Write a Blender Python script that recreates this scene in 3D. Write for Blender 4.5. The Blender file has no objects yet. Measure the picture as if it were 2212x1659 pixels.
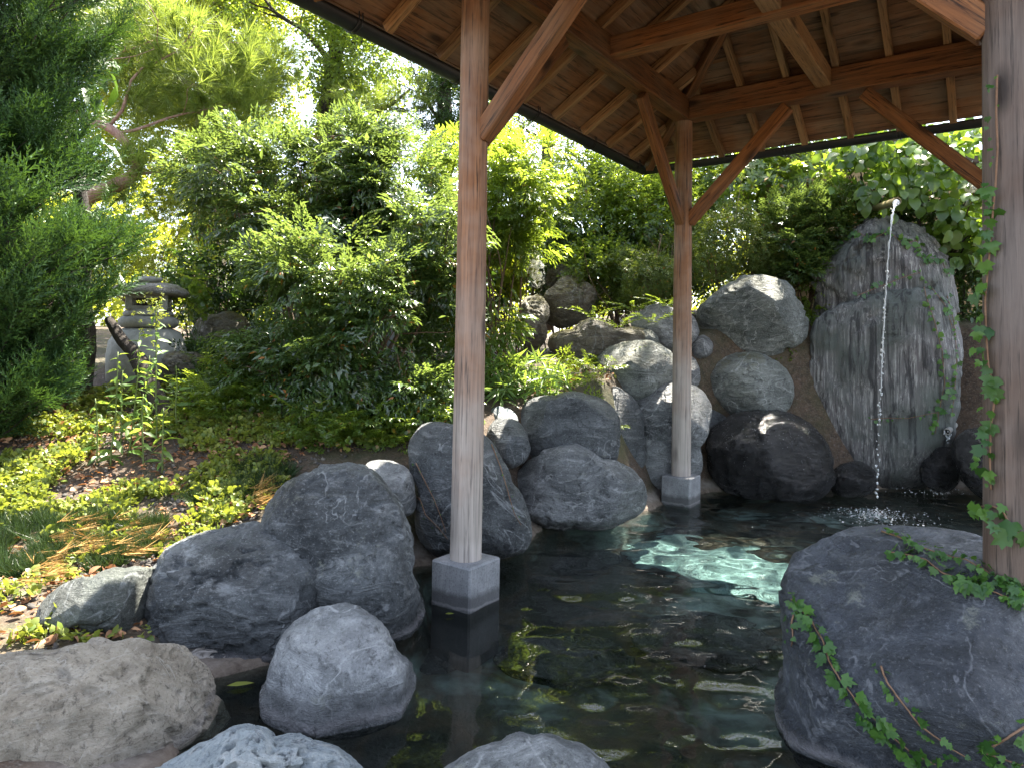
import bpy, bmesh, math, random
import numpy as np
from mathutils import Vector, Matrix
from mathutils.bvhtree import BVHTree

rng = np.random.default_rng(11)
random.seed(5)
S = bpy.context.scene
COL = S.collection
PI = math.pi

# ------------------------------------------------------------------ camera
CAM = np.array([0.0, 0.0, 1.2])
PITCH, ROLL = 0.0317, 0.0155
FD, CX, CY = 1492.9, 1106.0, 699.7            # focal length and principal point, in picture units (2212 wide)
_c, _s, _cr, _sr = math.cos(PITCH), math.sin(PITCH), math.cos(ROLL), math.sin(ROLL)
R0, F0, U0 = np.array([1.0, 0, 0]), np.array([0, _c, _s]), np.array([0, -_s, _c])
CR, CU = _cr * R0 + _sr * U0, _cr * U0 - _sr * R0
cam_d = bpy.data.cameras.new('camera')
cam = bpy.data.objects.new('camera', cam_d)
COL.objects.link(cam)
cam.matrix_world = Matrix([[CR[i], CU[i], -F0[i], CAM[i]] for i in range(3)] + [[0, 0, 0, 1]])
cam_d.sensor_fit = 'HORIZONTAL'
cam_d.sensor_width = 36
cam_d.lens = FD / 2212 * 36
cam_d.shift_y = (CY - 829.5) / 2212
cam_d.clip_start, cam_d.clip_end = 0.05, 3000
S.camera = cam

# ------------------------------------------------------------------ light
SUN_AZ, SUN_EL = math.radians(33), math.radians(61.5)
wd = bpy.data.worlds.new('World')
S.world = wd
wd.use_nodes = True
nt = wd.node_tree
bg = nt.nodes['Background']
sky = nt.nodes.new('ShaderNodeTexSky')
sky.sky_type = 'NISHITA'
sky.sun_disc = False
sky.sun_elevation = SUN_EL
sky.sun_rotation = SUN_AZ
sky.air_density, sky.dust_density = 1.0, 1.6
hs = nt.nodes.new('ShaderNodeHueSaturation')
hs.inputs['Saturation'].default_value = 0.6
nt.links.new(sky.outputs[0], hs.inputs['Color'])
nt.links.new(hs.outputs[0], bg.inputs[0])
bg.inputs[1].default_value = 0.095
sl = bpy.data.lights.new('sun', 'SUN')
sl.energy = 5.0
sl.angle = math.radians(0.5)
sl.cycles.is_caustics_light = True
sl.color = (1.0, 0.93, 0.80)
sun = bpy.data.objects.new('sun', sl)
COL.objects.link(sun)
SUN_DIR = Vector((math.sin(SUN_AZ) * math.cos(SUN_EL), math.cos(SUN_AZ) * math.cos(SUN_EL), math.sin(SUN_EL)))
sun.rotation_euler = SUN_DIR.to_track_quat('Z', 'Y').to_euler()
sun.location = SUN_DIR * 30
S.view_settings.view_transform = 'Standard'
S.view_settings.look = 'None'
S.view_settings.exposure = 2.95
S.view_settings.gamma = 1
S.view_settings.use_curve_mapping = False
S.render.engine = 'CYCLES'
S.cycles.use_denoising = True
S.cycles.max_bounces = 8
S.cycles.diffuse_bounces = 4
S.cycles.glossy_bounces = 3
S.cycles.transmission_bounces = 4
S.cycles.transparent_max_bounces = 8
S.cycles.caustics_reflective = False
S.cycles.caustics_refractive = True
S.cycles.sample_clamp_indirect = 6

# ------------------------------------------------------------------ helpers
def pray(px, py):
    a, b = (px - CX) / FD, (py - CY) / FD
    return a * CR - b * CU + F0

def W(px, py, Y):
    d = pray(px, py)
    return CAM + d * (Y / d[1])

def onz(px, py, z=0.0):
    d = pray(px, py)
    return CAM + d * ((z - CAM[2]) / d[2])

def hash3(ix, iy, iz, seed):
    h = (ix.astype(np.int64) * 73856093) ^ (iy.astype(np.int64) * 19349663) ^ (iz.astype(np.int64) * 83492791) ^ (seed * 2654435761)
    h = (h ^ (h >> 13)) * 1274126177
    h = h ^ (h >> 16)
    return (h & 0xFFFFF) / float(0xFFFFF)

def vnoise(P, seed=0):
    P = np.asarray(P, float)
    i = np.floor(P)
    f = P - i
    f = f * f * f * (f * (f * 6 - 15) + 10)
    x, y, z = i[..., 0], i[..., 1], i[..., 2]
    r = 0
    for dx in (0, 1):
        wx = f[..., 0] if dx else 1 - f[..., 0]
        for dy in (0, 1):
            wy = f[..., 1] if dy else 1 - f[..., 1]
            for dz in (0, 1):
                wz = f[..., 2] if dz else 1 - f[..., 2]
                r = r + wx * wy * wz * hash3(x + dx, y + dy, z + dz, seed)
    return r * 2 - 1

def fbm(P, oct=4, seed=0, gain=0.5):
    r, a = 0, 1.0
    P = np.asarray(P, float)
    for o in range(oct):
        r = r + a * vnoise(P, seed + o * 17)
        P = P * 2.03 + 5.1
        a *= gain
    return r

def mesh_np(name, V, faces, mats, rnd=None, smooth=True):
    """faces: array (n,3) or (n,4), or a list of such arrays"""
    me = bpy.data.meshes.new(name)
    if not isinstance(faces, list):
        faces = [faces]
    faces = [np.asarray(f, np.int32) for f in faces if len(f)]
    V = np.asarray(V, np.float32)
    me.vertices.add(len(V))
    me.vertices.foreach_set('co', V.ravel())
    loops = np.concatenate([f.ravel() for f in faces])
    tot = np.concatenate([np.full(len(f), f.shape[1], np.int32) for f in faces])
    start = np.concatenate([[0], np.cumsum(tot)[:-1]]).astype(np.int32)
    me.loops.add(len(loops))
    me.loops.foreach_set('vertex_index', loops.astype(np.int32))
    me.polygons.add(len(tot))
    me.polygons.foreach_set('loop_start', start)
    me.polygons.foreach_set('use_smooth', np.full(len(tot), smooth))
    me.update(calc_edges=True)
    for m in (mats if isinstance(mats, (list, tuple)) else [mats]):
        me.materials.append(m)
    if rnd is not None:
        a = me.attributes.new('rnd', 'FLOAT', 'POINT')
        a.data.foreach_set('value', np.asarray(rnd, np.float32))
    return me

def link(name, me, parent=None, label=None, cat=None, group=None, kind=None, M=None):
    o = bpy.data.objects.new(name, me)
    COL.objects.link(o)
    if parent is not None:
        o.parent = parent
    if M is not None:
        o.matrix_basis = M
    if label:
        o['label'] = label
    if cat:
        o['category'] = cat
    if group:
        o['group'] = group
    if kind:
        o['kind'] = kind
    return o

def empty(name, loc, label, cat, group=None):
    o = link(name, None, None, label, cat, group)
    o.location = Vector(loc)
    o.empty_display_size = 0.1
    return o

def T(v):
    return Matrix.Translation(Vector(v))

# ------------------------------------------------------------------ materials
class NT:
    def __init__(s, name):
        s.m = bpy.data.materials.new(name)
        s.m.use_nodes = True
        s.t = s.m.node_tree
        s.b = s.t.nodes['Principled BSDF']
        s.o = s.t.nodes['Material Output']

    def n(s, typ, **kw):
        nd = s.t.nodes.new('ShaderNode' + typ)
        for k, v in kw.items():
            if hasattr(nd, k) and k not in nd.inputs:
                setattr(nd, k, v)
            else:
                s.set(nd.inputs[k.replace('_', ' ')], v)
        return nd

    def set(s, sock, v):
        if isinstance(v, bpy.types.NodeSocket):
            s.t.links.new(v, sock)
        else:
            if sock.type == 'RGBA' and len(v) == 3:
                v = (*v, 1)
            sock.default_value = v

    def math(s, op, a, b=0.0, clamp=False):
        nd = s.t.nodes.new('ShaderNodeMath')
        nd.operation = op
        nd.use_clamp = clamp
        s.set(nd.inputs[0], a)
        s.set(nd.inputs[1], b)
        return nd.outputs[0]

    def mix(s, f, a, b, mode='MIX'):
        nd = s.t.nodes.new('ShaderNodeMix')
        nd.data_type = 'RGBA'
        nd.blend_type = mode
        s.set(nd.inputs[0], f)
        s.set(nd.inputs[6], a)
        s.set(nd.inputs[7], b)
        return nd.outputs[2]

    def coord(s, kind='Object', scale=(1, 1, 1), offset=None):
        tc = s.t.nodes.new('ShaderNodeTexCoord')
        mp = s.t.nodes.new('ShaderNodeMapping')
        s.t.links.new(tc.outputs[kind], mp.inputs[0])
        mp.inputs['Scale'].default_value = scale
        if offset is not None:
            s.t.links.new(offset, mp.inputs['Location'])
        return mp.outputs[0]

    def noise(s, vec, scale, detail=5, rough=0.6, dist=0.0):
        nd = s.t.nodes.new('ShaderNodeTexNoise')
        s.set(nd.inputs['Vector'], vec)
        nd.inputs['Scale'].default_value = scale
        nd.inputs['Detail'].default_value = detail
        nd.inputs['Roughness'].default_value = rough
        nd.inputs['Distortion'].default_value = dist
        return nd.outputs[0]

    def ramp(s, f, lo, hi):
        nd = s.t.nodes.new('ShaderNodeMapRange')
        nd.clamp = True
        s.set(nd.inputs[0], f)
        nd.inputs[1].default_value = lo
        nd.inputs[2].default_value = hi
        return nd.outputs[0]

    def bump(s, h, strength=0.5, dist=0.02, normal=None):
        nd = s.t.nodes.new('ShaderNodeBump')
        nd.inputs['Strength'].default_value = strength
        nd.inputs['Distance'].default_value = dist
        s.set(nd.inputs['Height'], h)
        if normal is not None:
            s.set(nd.inputs['Normal'], normal)
        return nd.outputs[0]

    def posz(s):
        g = s.t.nodes.new('ShaderNodeNewGeometry')
        x = s.t.nodes.new('ShaderNodeSeparateXYZ')
        s.t.links.new(g.outputs['Position'], x.inputs[0])
        return x.outputs[2]

    def attr(s, name):
        a = s.t.nodes.new('ShaderNodeAttribute')
        a.attribute_name = name
        return a.outputs['Fac']

    def rand(s):
        return s.t.nodes.new('ShaderNodeObjectInfo').outputs['Random']

    def randvec(s, k=40.0):
        r = s.math('MULTIPLY', s.rand(), k)
        c = s.t.nodes.new('ShaderNodeCombineXYZ')
        s.set(c.inputs[0], r)
        s.set(c.inputs[1], s.math('MULTIPLY', r, 1.7))
        s.set(c.inputs[2], s.math('MULTIPLY', r, 0.6))
        return c.outputs[0]

    def bsdf(s, **kw):
        for k, v in kw.items():
            s.set(s.b.inputs[k.replace('_', ' ')], v)


def rock_mat(name, dark, light, pale=(0.42, 0.44, 0.44), pale_amt=0.3, rough=0.58, bump=0.6, wet=0.07, scale=1.0, all_wet=False, moss=0.0):
    t = NT(name)
    v = t.coord('Object', (1, 1, 1), t.randvec())
    n1 = t.noise(v, 2.2 * scale, 8, 0.66, 0.8)
    n2 = t.noise(v, 22 * scale, 6, 0.75, 0.3)
    n3 = t.noise(t.coord('Object', (1, 1, 3.2), t.randvec(17.0)), 3.1 * scale, 9, 0.74, 1.8)
    n4 = t.noise(v, 90, 4, 0.75)
    black = tuple(c * 0.25 for c in dark)
    col = t.mix(t.ramp(n1, 0.36, 0.64), dark, light)
    col = t.mix(t.math('MULTIPLY', t.ramp(n3, 0.52, 0.66), pale_amt), col, pale)
    col = t.mix(t.math('MULTIPLY', t.ramp(n3, 0.46, 0.36), 0.6), col, dark)
    col = t.mix(t.math('MULTIPLY', t.ramp(n2, 0.55, 0.66), 0.75), col, black)
    if not all_wet:
        col = t.mix(t.math('MULTIPLY', t.ramp(n4, 0.56, 0.68), 0.4), col, pale)
        col = t.mix(t.math('MULTIPLY', t.ramp(n4, 0.44, 0.34), 0.5), col, black)
    if moss:
        g = t.n('NewGeometry')
        sx = t.t.nodes.new('ShaderNodeSeparateXYZ')
        t.t.links.new(g.outputs['Normal'], sx.inputs[0])
        f = t.math('MULTIPLY', t.ramp(sx.outputs[2], 0.2, 0.85), t.ramp(t.noise(v, 5, 6, 0.7), 0.42, 0.6))
        col = t.mix(t.math('MULTIPLY', f, moss), col, t.mix(t.ramp(n2, .35, .65), (0.09, 0.10, 0.014), (0.27, 0.21, 0.03)))
    nv = t.noise(v, 1.5 * scale, 4, 0.55, 1.4)
    vein = t.math('MULTIPLY', t.ramp(t.math('ABSOLUTE', t.math('SUBTRACT', nv, 0.53)), 0.010, 0.002), t.ramp(n2, 0.40, 0.55))
    col = t.mix(t.math('MULTIPLY', vein, 0.12 if all_wet else 0.55), col, pale)
    lich = t.math('MULTIPLY', t.ramp(t.noise(v, 6.0 * scale, 7, 0.8), 0.60, 0.66), 0.0 if all_wet else 0.45)
    col = t.mix(lich, col, (0.30, 0.31, 0.25))
    crack = t.t.nodes.new('ShaderNodeTexVoronoi')
    crack.feature = 'DISTANCE_TO_EDGE'
    crack.inputs['Scale'].default_value = 2.2 * scale
    wv = t.n('TexNoise', Scale=3.0, Vector=v)
    wv.inputs['Detail'].default_value = 6
    t.set(crack.inputs['Vector'], t.mix(0.8, v, wv.outputs[1], 'ADD'))
    ck = t.math('MULTIPLY', t.ramp(crack.outputs['Distance'], 0.022, 0.0), t.ramp(n1, 0.48, 0.60))
    col = t.mix(t.math('MULTIPLY', ck, 0.5), col, black)
    z = t.math('ADD', t.posz(), t.math('MULTIPLY', t.math('SUBTRACT', n1, 0.5), 0.10))
    w = t.ramp(z, wet + 0.025, wet - 0.025)
    if all_wet:
        rg = t.math('ADD', 0.06, t.math('MULTIPLY', t.ramp(n2, .35, .7), 0.3))
    else:
        col = t.mix(t.math('MULTIPLY', w, 0.62), col, black)
        scale_line = t.math('MULTIPLY', t.ramp(z, 0.012, 0.022), t.ramp(z, 0.05, 0.03))
        col = t.mix(t.math('MULTIPLY', scale_line, 0.35), col, (0.34, 0.32, 0.33))
        rg = t.math('SUBTRACT', rough, t.math('MULTIPLY', w, rough - 0.25))
        rg = t.math('ADD', rg, t.math('MULTIPLY', t.math('SUBTRACT', n2, 0.5), 0.4))
    h = t.math('ADD', t.math('MULTIPLY', n1, 1.6), t.math('ADD', t.math('MULTIPLY', n2, 0.75), t.math('MULTIPLY', n4, 0.22)))
    h = t.math('ADD', h, t.math('SUBTRACT', t.math('MULTIPLY', n3, 1.4), t.math('MULTIPLY', ck, 0.35)))
    t.bsdf(Base_Color=col, Roughness=rg, Normal=t.bump(h, min(1.0, bump * 1.4), 0.055))
    t.b.inputs['Specular IOR Level'].default_value = 0.5
    return t.m


def wood_mat(name, dark, light, grey=(0.30, 0.27, 0.25), grey_amt=0.3, axis=0, along=1.4, across=26, base_grey=False, rough=0.6):
    t = NT(name)
    sc = [across] * 3
    sc[axis] = along
    off = t.randvec()
    v = t.coord('Object', tuple(sc), off)
    n1 = t.noise(v, 1.0, 6, 0.65, 1.2)
    n2 = t.noise(t.coord('Object', tuple(x * 3.2 for x in sc), off), 1.0, 4, 0.7)
    n3 = t.noise(t.coord('Object', (2.2, 2.2, 2.2), off), 1.0, 4, 0.6)
    col = t.mix(t.ramp(n1, 0.28, 0.72), dark, light)
    col = t.mix(t.math('MULTIPLY', t.ramp(n2, 0.54, 0.66), 0.8), col, tuple(c * 0.25 for c in dark))
    gf = t.math('MULTIPLY', t.ramp(n3, 0.42, 0.68), grey_amt)
    if base_grey:
        z = t.posz()
        pz = t.ramp(t.math('ADD', z, t.math('MULTIPLY', t.math('SUBTRACT', n3, .5), 2.2)), 1.75, 0.55)
        gf = t.math('MAXIMUM', gf, t.math('MULTIPLY', pz, 0.9))
    gcol = t.mix(t.ramp(n1, 0.25, 0.7), tuple(c * 0.55 for c in grey), grey)
    col = t.mix(gf, col, gcol)
    col = t.mix(t.math('MULTIPLY', t.ramp(n2, 0.55, 0.66), 0.5), col, tuple(c * 0.35 for c in dark))
    hv = t.t.nodes.new('ShaderNodeHueSaturation')
    t.set(hv.inputs['Value'], t.math('ADD', 0.72, t.math('MULTIPLY', t.rand(), 0.56)))
    t.set(hv.inputs['Color'], col)
    # knots
    vo = t.t.nodes.new('ShaderNodeTexVoronoi')
    ks = [5.0] * 3
    ks[axis] = 1.7
    t.set(vo.inputs['Vector'], t.coord('Object', tuple(ks), off))
    vo.inputs['Scale'].default_value = 1.0
    k = t.ramp(vo.outputs['Distance'], 0.17, 0.07)
    col = t.mix(t.math('MULTIPLY', k, 0.85), hv.outputs[0], tuple(c * 0.18 for c in dark))
    h = t.math('ADD', n1, t.math('MULTIPLY', n2, 0.7))
    t.bsdf(Base_Color=col, Roughness=rough, Normal=t.bump(h, 0.55, 0.006))
    t.b.inputs['Specular IOR Level'].default_value = 0.3
    return t.m


def leaf_mat(name, a, b, trans=(0.22, 0.34, 0.03), tf=0.4, rough=0.4, spec=0.5, odd=None, odd_at=0.97):
    t = NT(name)
    r = t.attr('rnd')
    col = t.mix(r, a, b)
    if odd:
        col = t.mix(t.ramp(r, odd_at, odd_at + 0.01), col, odd)
    t.bsdf(Base_Color=col, Roughness=rough)
    t.b.inputs['Specular IOR Level'].default_value = spec
    tr = t.n('BsdfTranslucent')
    t.set(tr.inputs[0], t.mix(r, tuple(c * 0.7 for c in trans), trans))
    mx = t.t.nodes.new('ShaderNodeMixShader')
    mx.inputs[0].default_value = tf
    t.t.links.new(t.b.outputs[0], mx.inputs[1])
    t.t.links.new(tr.outputs[0], mx.inputs[2])
    t.t.links.new(mx.outputs[0], t.o.inputs[0])
    return t.m


def plain_mat(name, a, b, scale=8, rough=0.7, bump=0.3, dist=0.01, metal=0.0, coords='Object', stretch=(1, 1, 1)):
    t = NT(name)
    v = t.coord(coords, stretch)
    n = t.noise(v, scale, 6, 0.65, 0.4)
    n2 = t.noise(v, scale * 7, 4, 0.7)
    col = t.mix(t.ramp(n, 0.3, 0.7), a, b)
    col = t.mix(t.math('MULTIPLY', t.ramp(n2, 0.55, 0.75), 0.4), col, tuple(c * 0.45 for c in a))
    t.bsdf(Base_Color=col, Roughness=rough, Metallic=metal, Normal=t.bump(t.math('ADD', n, t.math('MULTIPLY', n2, .5)), bump, dist))
    return t.m


M = {}
M['rock'] = rock_mat('blue_grey_rock', (0.026, 0.031, 0.035), (0.15, 0.162, 0.17), pale=(0.44, 0.46, 0.47), pale_amt=0.5, rough=0.5)
M['rock_green'] = rock_mat('green_grey_rock', (0.06, 0.07, 0.066), (0.25, 0.27, 0.25), pale=(0.52, 0.54, 0.52), pale_amt=0.5, moss=0.3)
M['rock_near'] = rock_mat('slate_boulder_rock', (0.026, 0.030, 0.037), (0.085, 0.095, 0.115), pale=(0.26, 0.27, 0.29), pale_amt=0.3, bump=0.5, rough=0.5)
M['rock_pale'] = rock_mat('pale_tan_rock', (0.34, 0.29, 0.22), (0.66, 0.58, 0.47), pale=(0.68, 0.63, 0.55), pale_amt=0.45, bump=0.9, rough=0.85, wet=0.0, scale=1.6)
M['rock_light'] = rock_mat('light_blue_rock', (0.20, 0.24, 0.265), (0.40, 0.45, 0.47), pale=(0.62, 0.62, 0.60), pale_amt=0.5, wet=-0.02)
M['rock_mid'] = rock_mat('mid_grey_rock', (0.06, 0.066, 0.07), (0.27, 0.28, 0.285), pale=(0.55, 0.56, 0.56), pale_amt=0.55, rough=0.45)
M['rock_egg'] = rock_mat('bright_topped_rock', (0.13, 0.138, 0.145), (0.42, 0.43, 0.44), pale=(0.66, 0.67, 0.68), pale_amt=0.5, rough=0.42, wet=0.085)
M['rock_flat'] = rock_mat('dark_green_grey_rock', (0.035, 0.042, 0.037), (0.12, 0.135, 0.12), pale_amt=0.25)
M['rock_wet'] = rock_mat('wet_black_rock', (0.008, 0.008, 0.008), (0.02, 0.02, 0.021), pale=(0.08, 0.08, 0.08), pale_amt=0.15, all_wet=True, bump=1.0)
M['rock_moss'] = rock_mat('mossy_rock', (0.10, 0.085, 0.06), (0.26, 0.225, 0.17), pale_amt=0.35, moss=0.9, bump=0.9)
M['rock_red'] = rock_mat('reddish_rock', (0.22, 0.16, 0.13), (0.36, 0.28, 0.23), pale_amt=0.2)
M['wood_post'] = wood_mat('weathered_post_wood', (0.085, 0.036, 0.020), (0.34, 0.155, 0.065), grey=(0.44, 0.40, 0.36), grey_amt=0.4, axis=2, along=0.9, across=30, base_grey=True)
M['wood_near'] = wood_mat('silvered_post_wood', (0.085, 0.055, 0.042), (0.21, 0.145, 0.11), grey=(0.26, 0.225, 0.205), grey_amt=0.75, axis=2, along=1.2, across=34)
M['wood_beam'] = wood_mat('orange_beam_wood', (0.06, 0.023, 0.009), (0.29, 0.115, 0.038), grey=(0.20, 0.15, 0.10), grey_amt=0.5)
M['wood_board'] = wood_mat('brown_board_wood', (0.065, 0.028, 0.012), (0.25, 0.118, 0.052), grey=(0.24, 0.19, 0.14), grey_amt=0.6, along=1.0, across=16)
M['wood_rafter'] = wood_mat('tan_rafter_wood', (0.16, 0.08, 0.035), (0.36, 0.20, 0.09), grey=(0.28, 0.22, 0.15), grey_amt=0.4)
def plinth_mat():
    t = NT('cast_concrete')
    v = t.coord('Object', (1, 1, 1), t.randvec())
    n = t.noise(v, 9, 6, 0.65, 0.4)
    n2 = t.noise(v, 120, 3, 0.7)
    n3 = t.noise(t.coord('Object', (30, 30, 2.5)), 1.0, 4, 0.6)
    col = t.mix(t.ramp(n, 0.3, 0.7), (0.15, 0.155, 0.165), (0.27, 0.275, 0.285))
    col = t.mix(t.math('MULTIPLY', t.ramp(n2, 0.5, 0.65), 0.6), col, (0.08, 0.08, 0.085))
    col = t.mix(t.math('MULTIPLY', t.ramp(n3, 0.55, 0.7), 0.4), col, (0.38, 0.38, 0.38))
    z = t.math('ADD', t.posz(), t.math('MULTIPLY', t.math('SUBTRACT', n, 0.5), 0.05))
    col = t.mix(t.math('MULTIPLY', t.ramp(z, 0.085, 0.055), 0.75), col, (0.045, 0.044, 0.045))
    col = t.mix(t.math('MULTIPLY', t.math('MULTIPLY', t.ramp(z, 0.004, 0.012), t.ramp(z, 0.022, 0.016)), 0.4), col, (0.26, 0.25, 0.25))
    t.bsdf(Base_Color=col, Roughness=0.7, Normal=t.bump(t.math('ADD', n, n2), 0.4, 0.006))
    return t.m
M['plinth'] = plinth_mat()
M['gutter'] = plain_mat('dark_gutter_metal', (0.006, 0.006, 0.007), (0.013, 0.013, 0.014), 6, 0.45, 0.05)
M['roofing'] = plain_mat('dark_roofing', (0.03, 0.03, 0.03), (0.06, 0.055, 0.05), 8, 0.7)
M['bark'] = plain_mat('brown_bark', (0.05, 0.036, 0.027), (0.14, 0.105, 0.08), 22, 0.9, 1.0, 0.03, stretch=(1, 1, 0.25))
M['bark_dark'] = plain_mat('dark_bark', (0.02, 0.015, 0.012), (0.065, 0.05, 0.04), 24, 0.9, 1.0, 0.03, stretch=(1, 1, 0.25))
M['bark_pink'] = plain_mat('pinkish_pine_bark', (0.20, 0.10, 0.075), (0.46, 0.29, 0.23), 18, 0.85, 0.8, 0.02)
M['stem'] = plain_mat('brown_stem', (0.08, 0.05, 0.03), (0.16, 0.10, 0.06), 30, 0.8)
M['stem_red'] = plain_mat('reddish_vine_stem', (0.14, 0.08, 0.045), (0.25, 0.14, 0.08), 30, 0.7)
M['stem_green'] = plain_mat('green_stem', (0.07, 0.10, 0.02), (0.12, 0.16, 0.04), 30, 0.6)
M['lantern'] = plain_mat('lantern_granite', (0.20, 0.20, 0.18), (0.36, 0.36, 0.325), 14, 0.85, 0.6, 0.008)
M['lantern_moss'] = rock_mat('mossy_granite', (0.24, 0.225, 0.20), (0.42, 0.39, 0.35), moss=0.85, wet=-5, scale=2)
M['moss'] = plain_mat('yellow_moss', (0.10, 0.10, 0.012), (0.22, 0.19, 0.025), 40, 0.95, 1.0, 0.01)
M['wall'] = plain_mat('ochre_plaster', (0.30, 0.20, 0.09), (0.42, 0.30, 0.15), 3, 0.9, 0.2)
M['lattice'] = plain_mat('dark_bamboo', (0.03, 0.022, 0.015), (0.07, 0.05, 0.03), 20, 0.8)
M['pipe'] = plain_mat('grey_pipe', (0.22, 0.22, 0.20), (0.34, 0.33, 0.30), 12, 0.5)
M['bamboo'] = plain_mat('old_bamboo', (0.20, 0.16, 0.07), (0.36, 0.30, 0.15), 12, 0.5)
M['hose'] = plain_mat('black_hose', (0.008, 0.008, 0.009), (0.014, 0.014, 0.015), 12, 0.4)
M['lamp_post'] = plain_mat('blue_grey_pipe', (0.20, 0.23, 0.29), (0.28, 0.31, 0.37), 12, 0.4)
# leaves
M['cedar'] = leaf_mat('cedar_needles', (0.014, 0.042, 0.016), (0.065, 0.14, 0.034), (0.09, 0.17, 0.02), 0.2, 0.5, 0.3)
M['nandina'] = leaf_mat('nandina_leaf', (0.020, 0.050, 0.018), (0.070, 0.125, 0.036), (0.26, 0.36, 0.06), 0.36, 0.24, 0.9, (0.35, 0.12, 0.03), 0.985)
M['dark_leaf'] = leaf_mat('dark_evergreen_leaf', (0.020, 0.048, 0.014), (0.055, 0.105, 0.025), (0.12, 0.22, 0.02), 0.3, 0.35, 0.55)
M['yellow_leaf'] = leaf_mat('yellow_green_leaf', (0.07, 0.115, 0.014), (0.15, 0.19, 0.024), (0.52, 0.56, 0.04), 0.58, 0.35, 0.5, (0.3, 0.16, 0.03), 0.985)
M['mid_leaf'] = leaf_mat('mid_green_leaf', (0.038, 0.082, 0.016), (0.10, 0.165, 0.032), (0.40, 0.52, 0.045), 0.5, 0.3, 0.7, (0.32, 0.12, 0.02), 0.988)
M['azalea'] = leaf_mat('azalea_leaf', (0.045, 0.085, 0.016), (0.11, 0.155, 0.032), (0.22, 0.28, 0.03), 0.35, 0.5, 0.35, (0.30, 0.10, 0.03), 0.985)
M['viburnum'] = leaf_mat('viburnum_leaf', (0.045, 0.10, 0.03), (0.11, 0.19, 0.05), (0.34, 0.50, 0.04), 0.45, 0.28, 0.6)
M['ivy'] = leaf_mat('ivy_leaf', (0.022, 0.075, 0.016), (0.085, 0.19, 0.032), (0.16, 0.32, 0.03), 0.3, 0.42, 0.45)
M['pine'] = leaf_mat('pine_needles', (0.07, 0.13, 0.025), (0.16, 0.22, 0.05), (0.40, 0.50, 0.07), 0.45, 0.4, 0.5)
M['cover'] = leaf_mat('ground_cover_leaf', (0.07, 0.115, 0.020), (0.22, 0.24, 0.045), (0.44, 0.50, 0.05), 0.32, 0.45, 0.4)
M['grass'] = leaf_mat('mondo_grass_blade', (0.012, 0.030, 0.010), (0.035, 0.065, 0.016), (0.06, 0.10, 0.015), 0.2, 0.4, 0.45)
M['straw'] = leaf_mat('dry_needles', (0.30, 0.17, 0.05), (0.48, 0.30, 0.11), (0.3, 0.18, 0.05), 0.15, 0.7, 0.2)
M['dead'] = leaf_mat('dead_leaf', (0.15, 0.06, 0.028), (0.46, 0.27, 0.15), (0.3, 0.13, 0.04), 0.2, 0.7, 0.2)
M['petal'] = leaf_mat('white_petal', (0.62, 0.62, 0.55), (0.8, 0.8, 0.76), (0.7, 0.7, 0.6), 0.35, 0.6, 0.2)
M['weed'] = leaf_mat('goldenrod_leaf', (0.06, 0.13, 0.025), (0.12, 0.20, 0.045), (0.36, 0.50, 0.06), 0.4, 0.4, 0.45)
M['gravel'] = plain_mat('gravel_stone', (0.10, 0.10, 0.11), (0.34, 0.32, 0.30), 1.5, 0.85, 0.2, coords='Generated')

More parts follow.
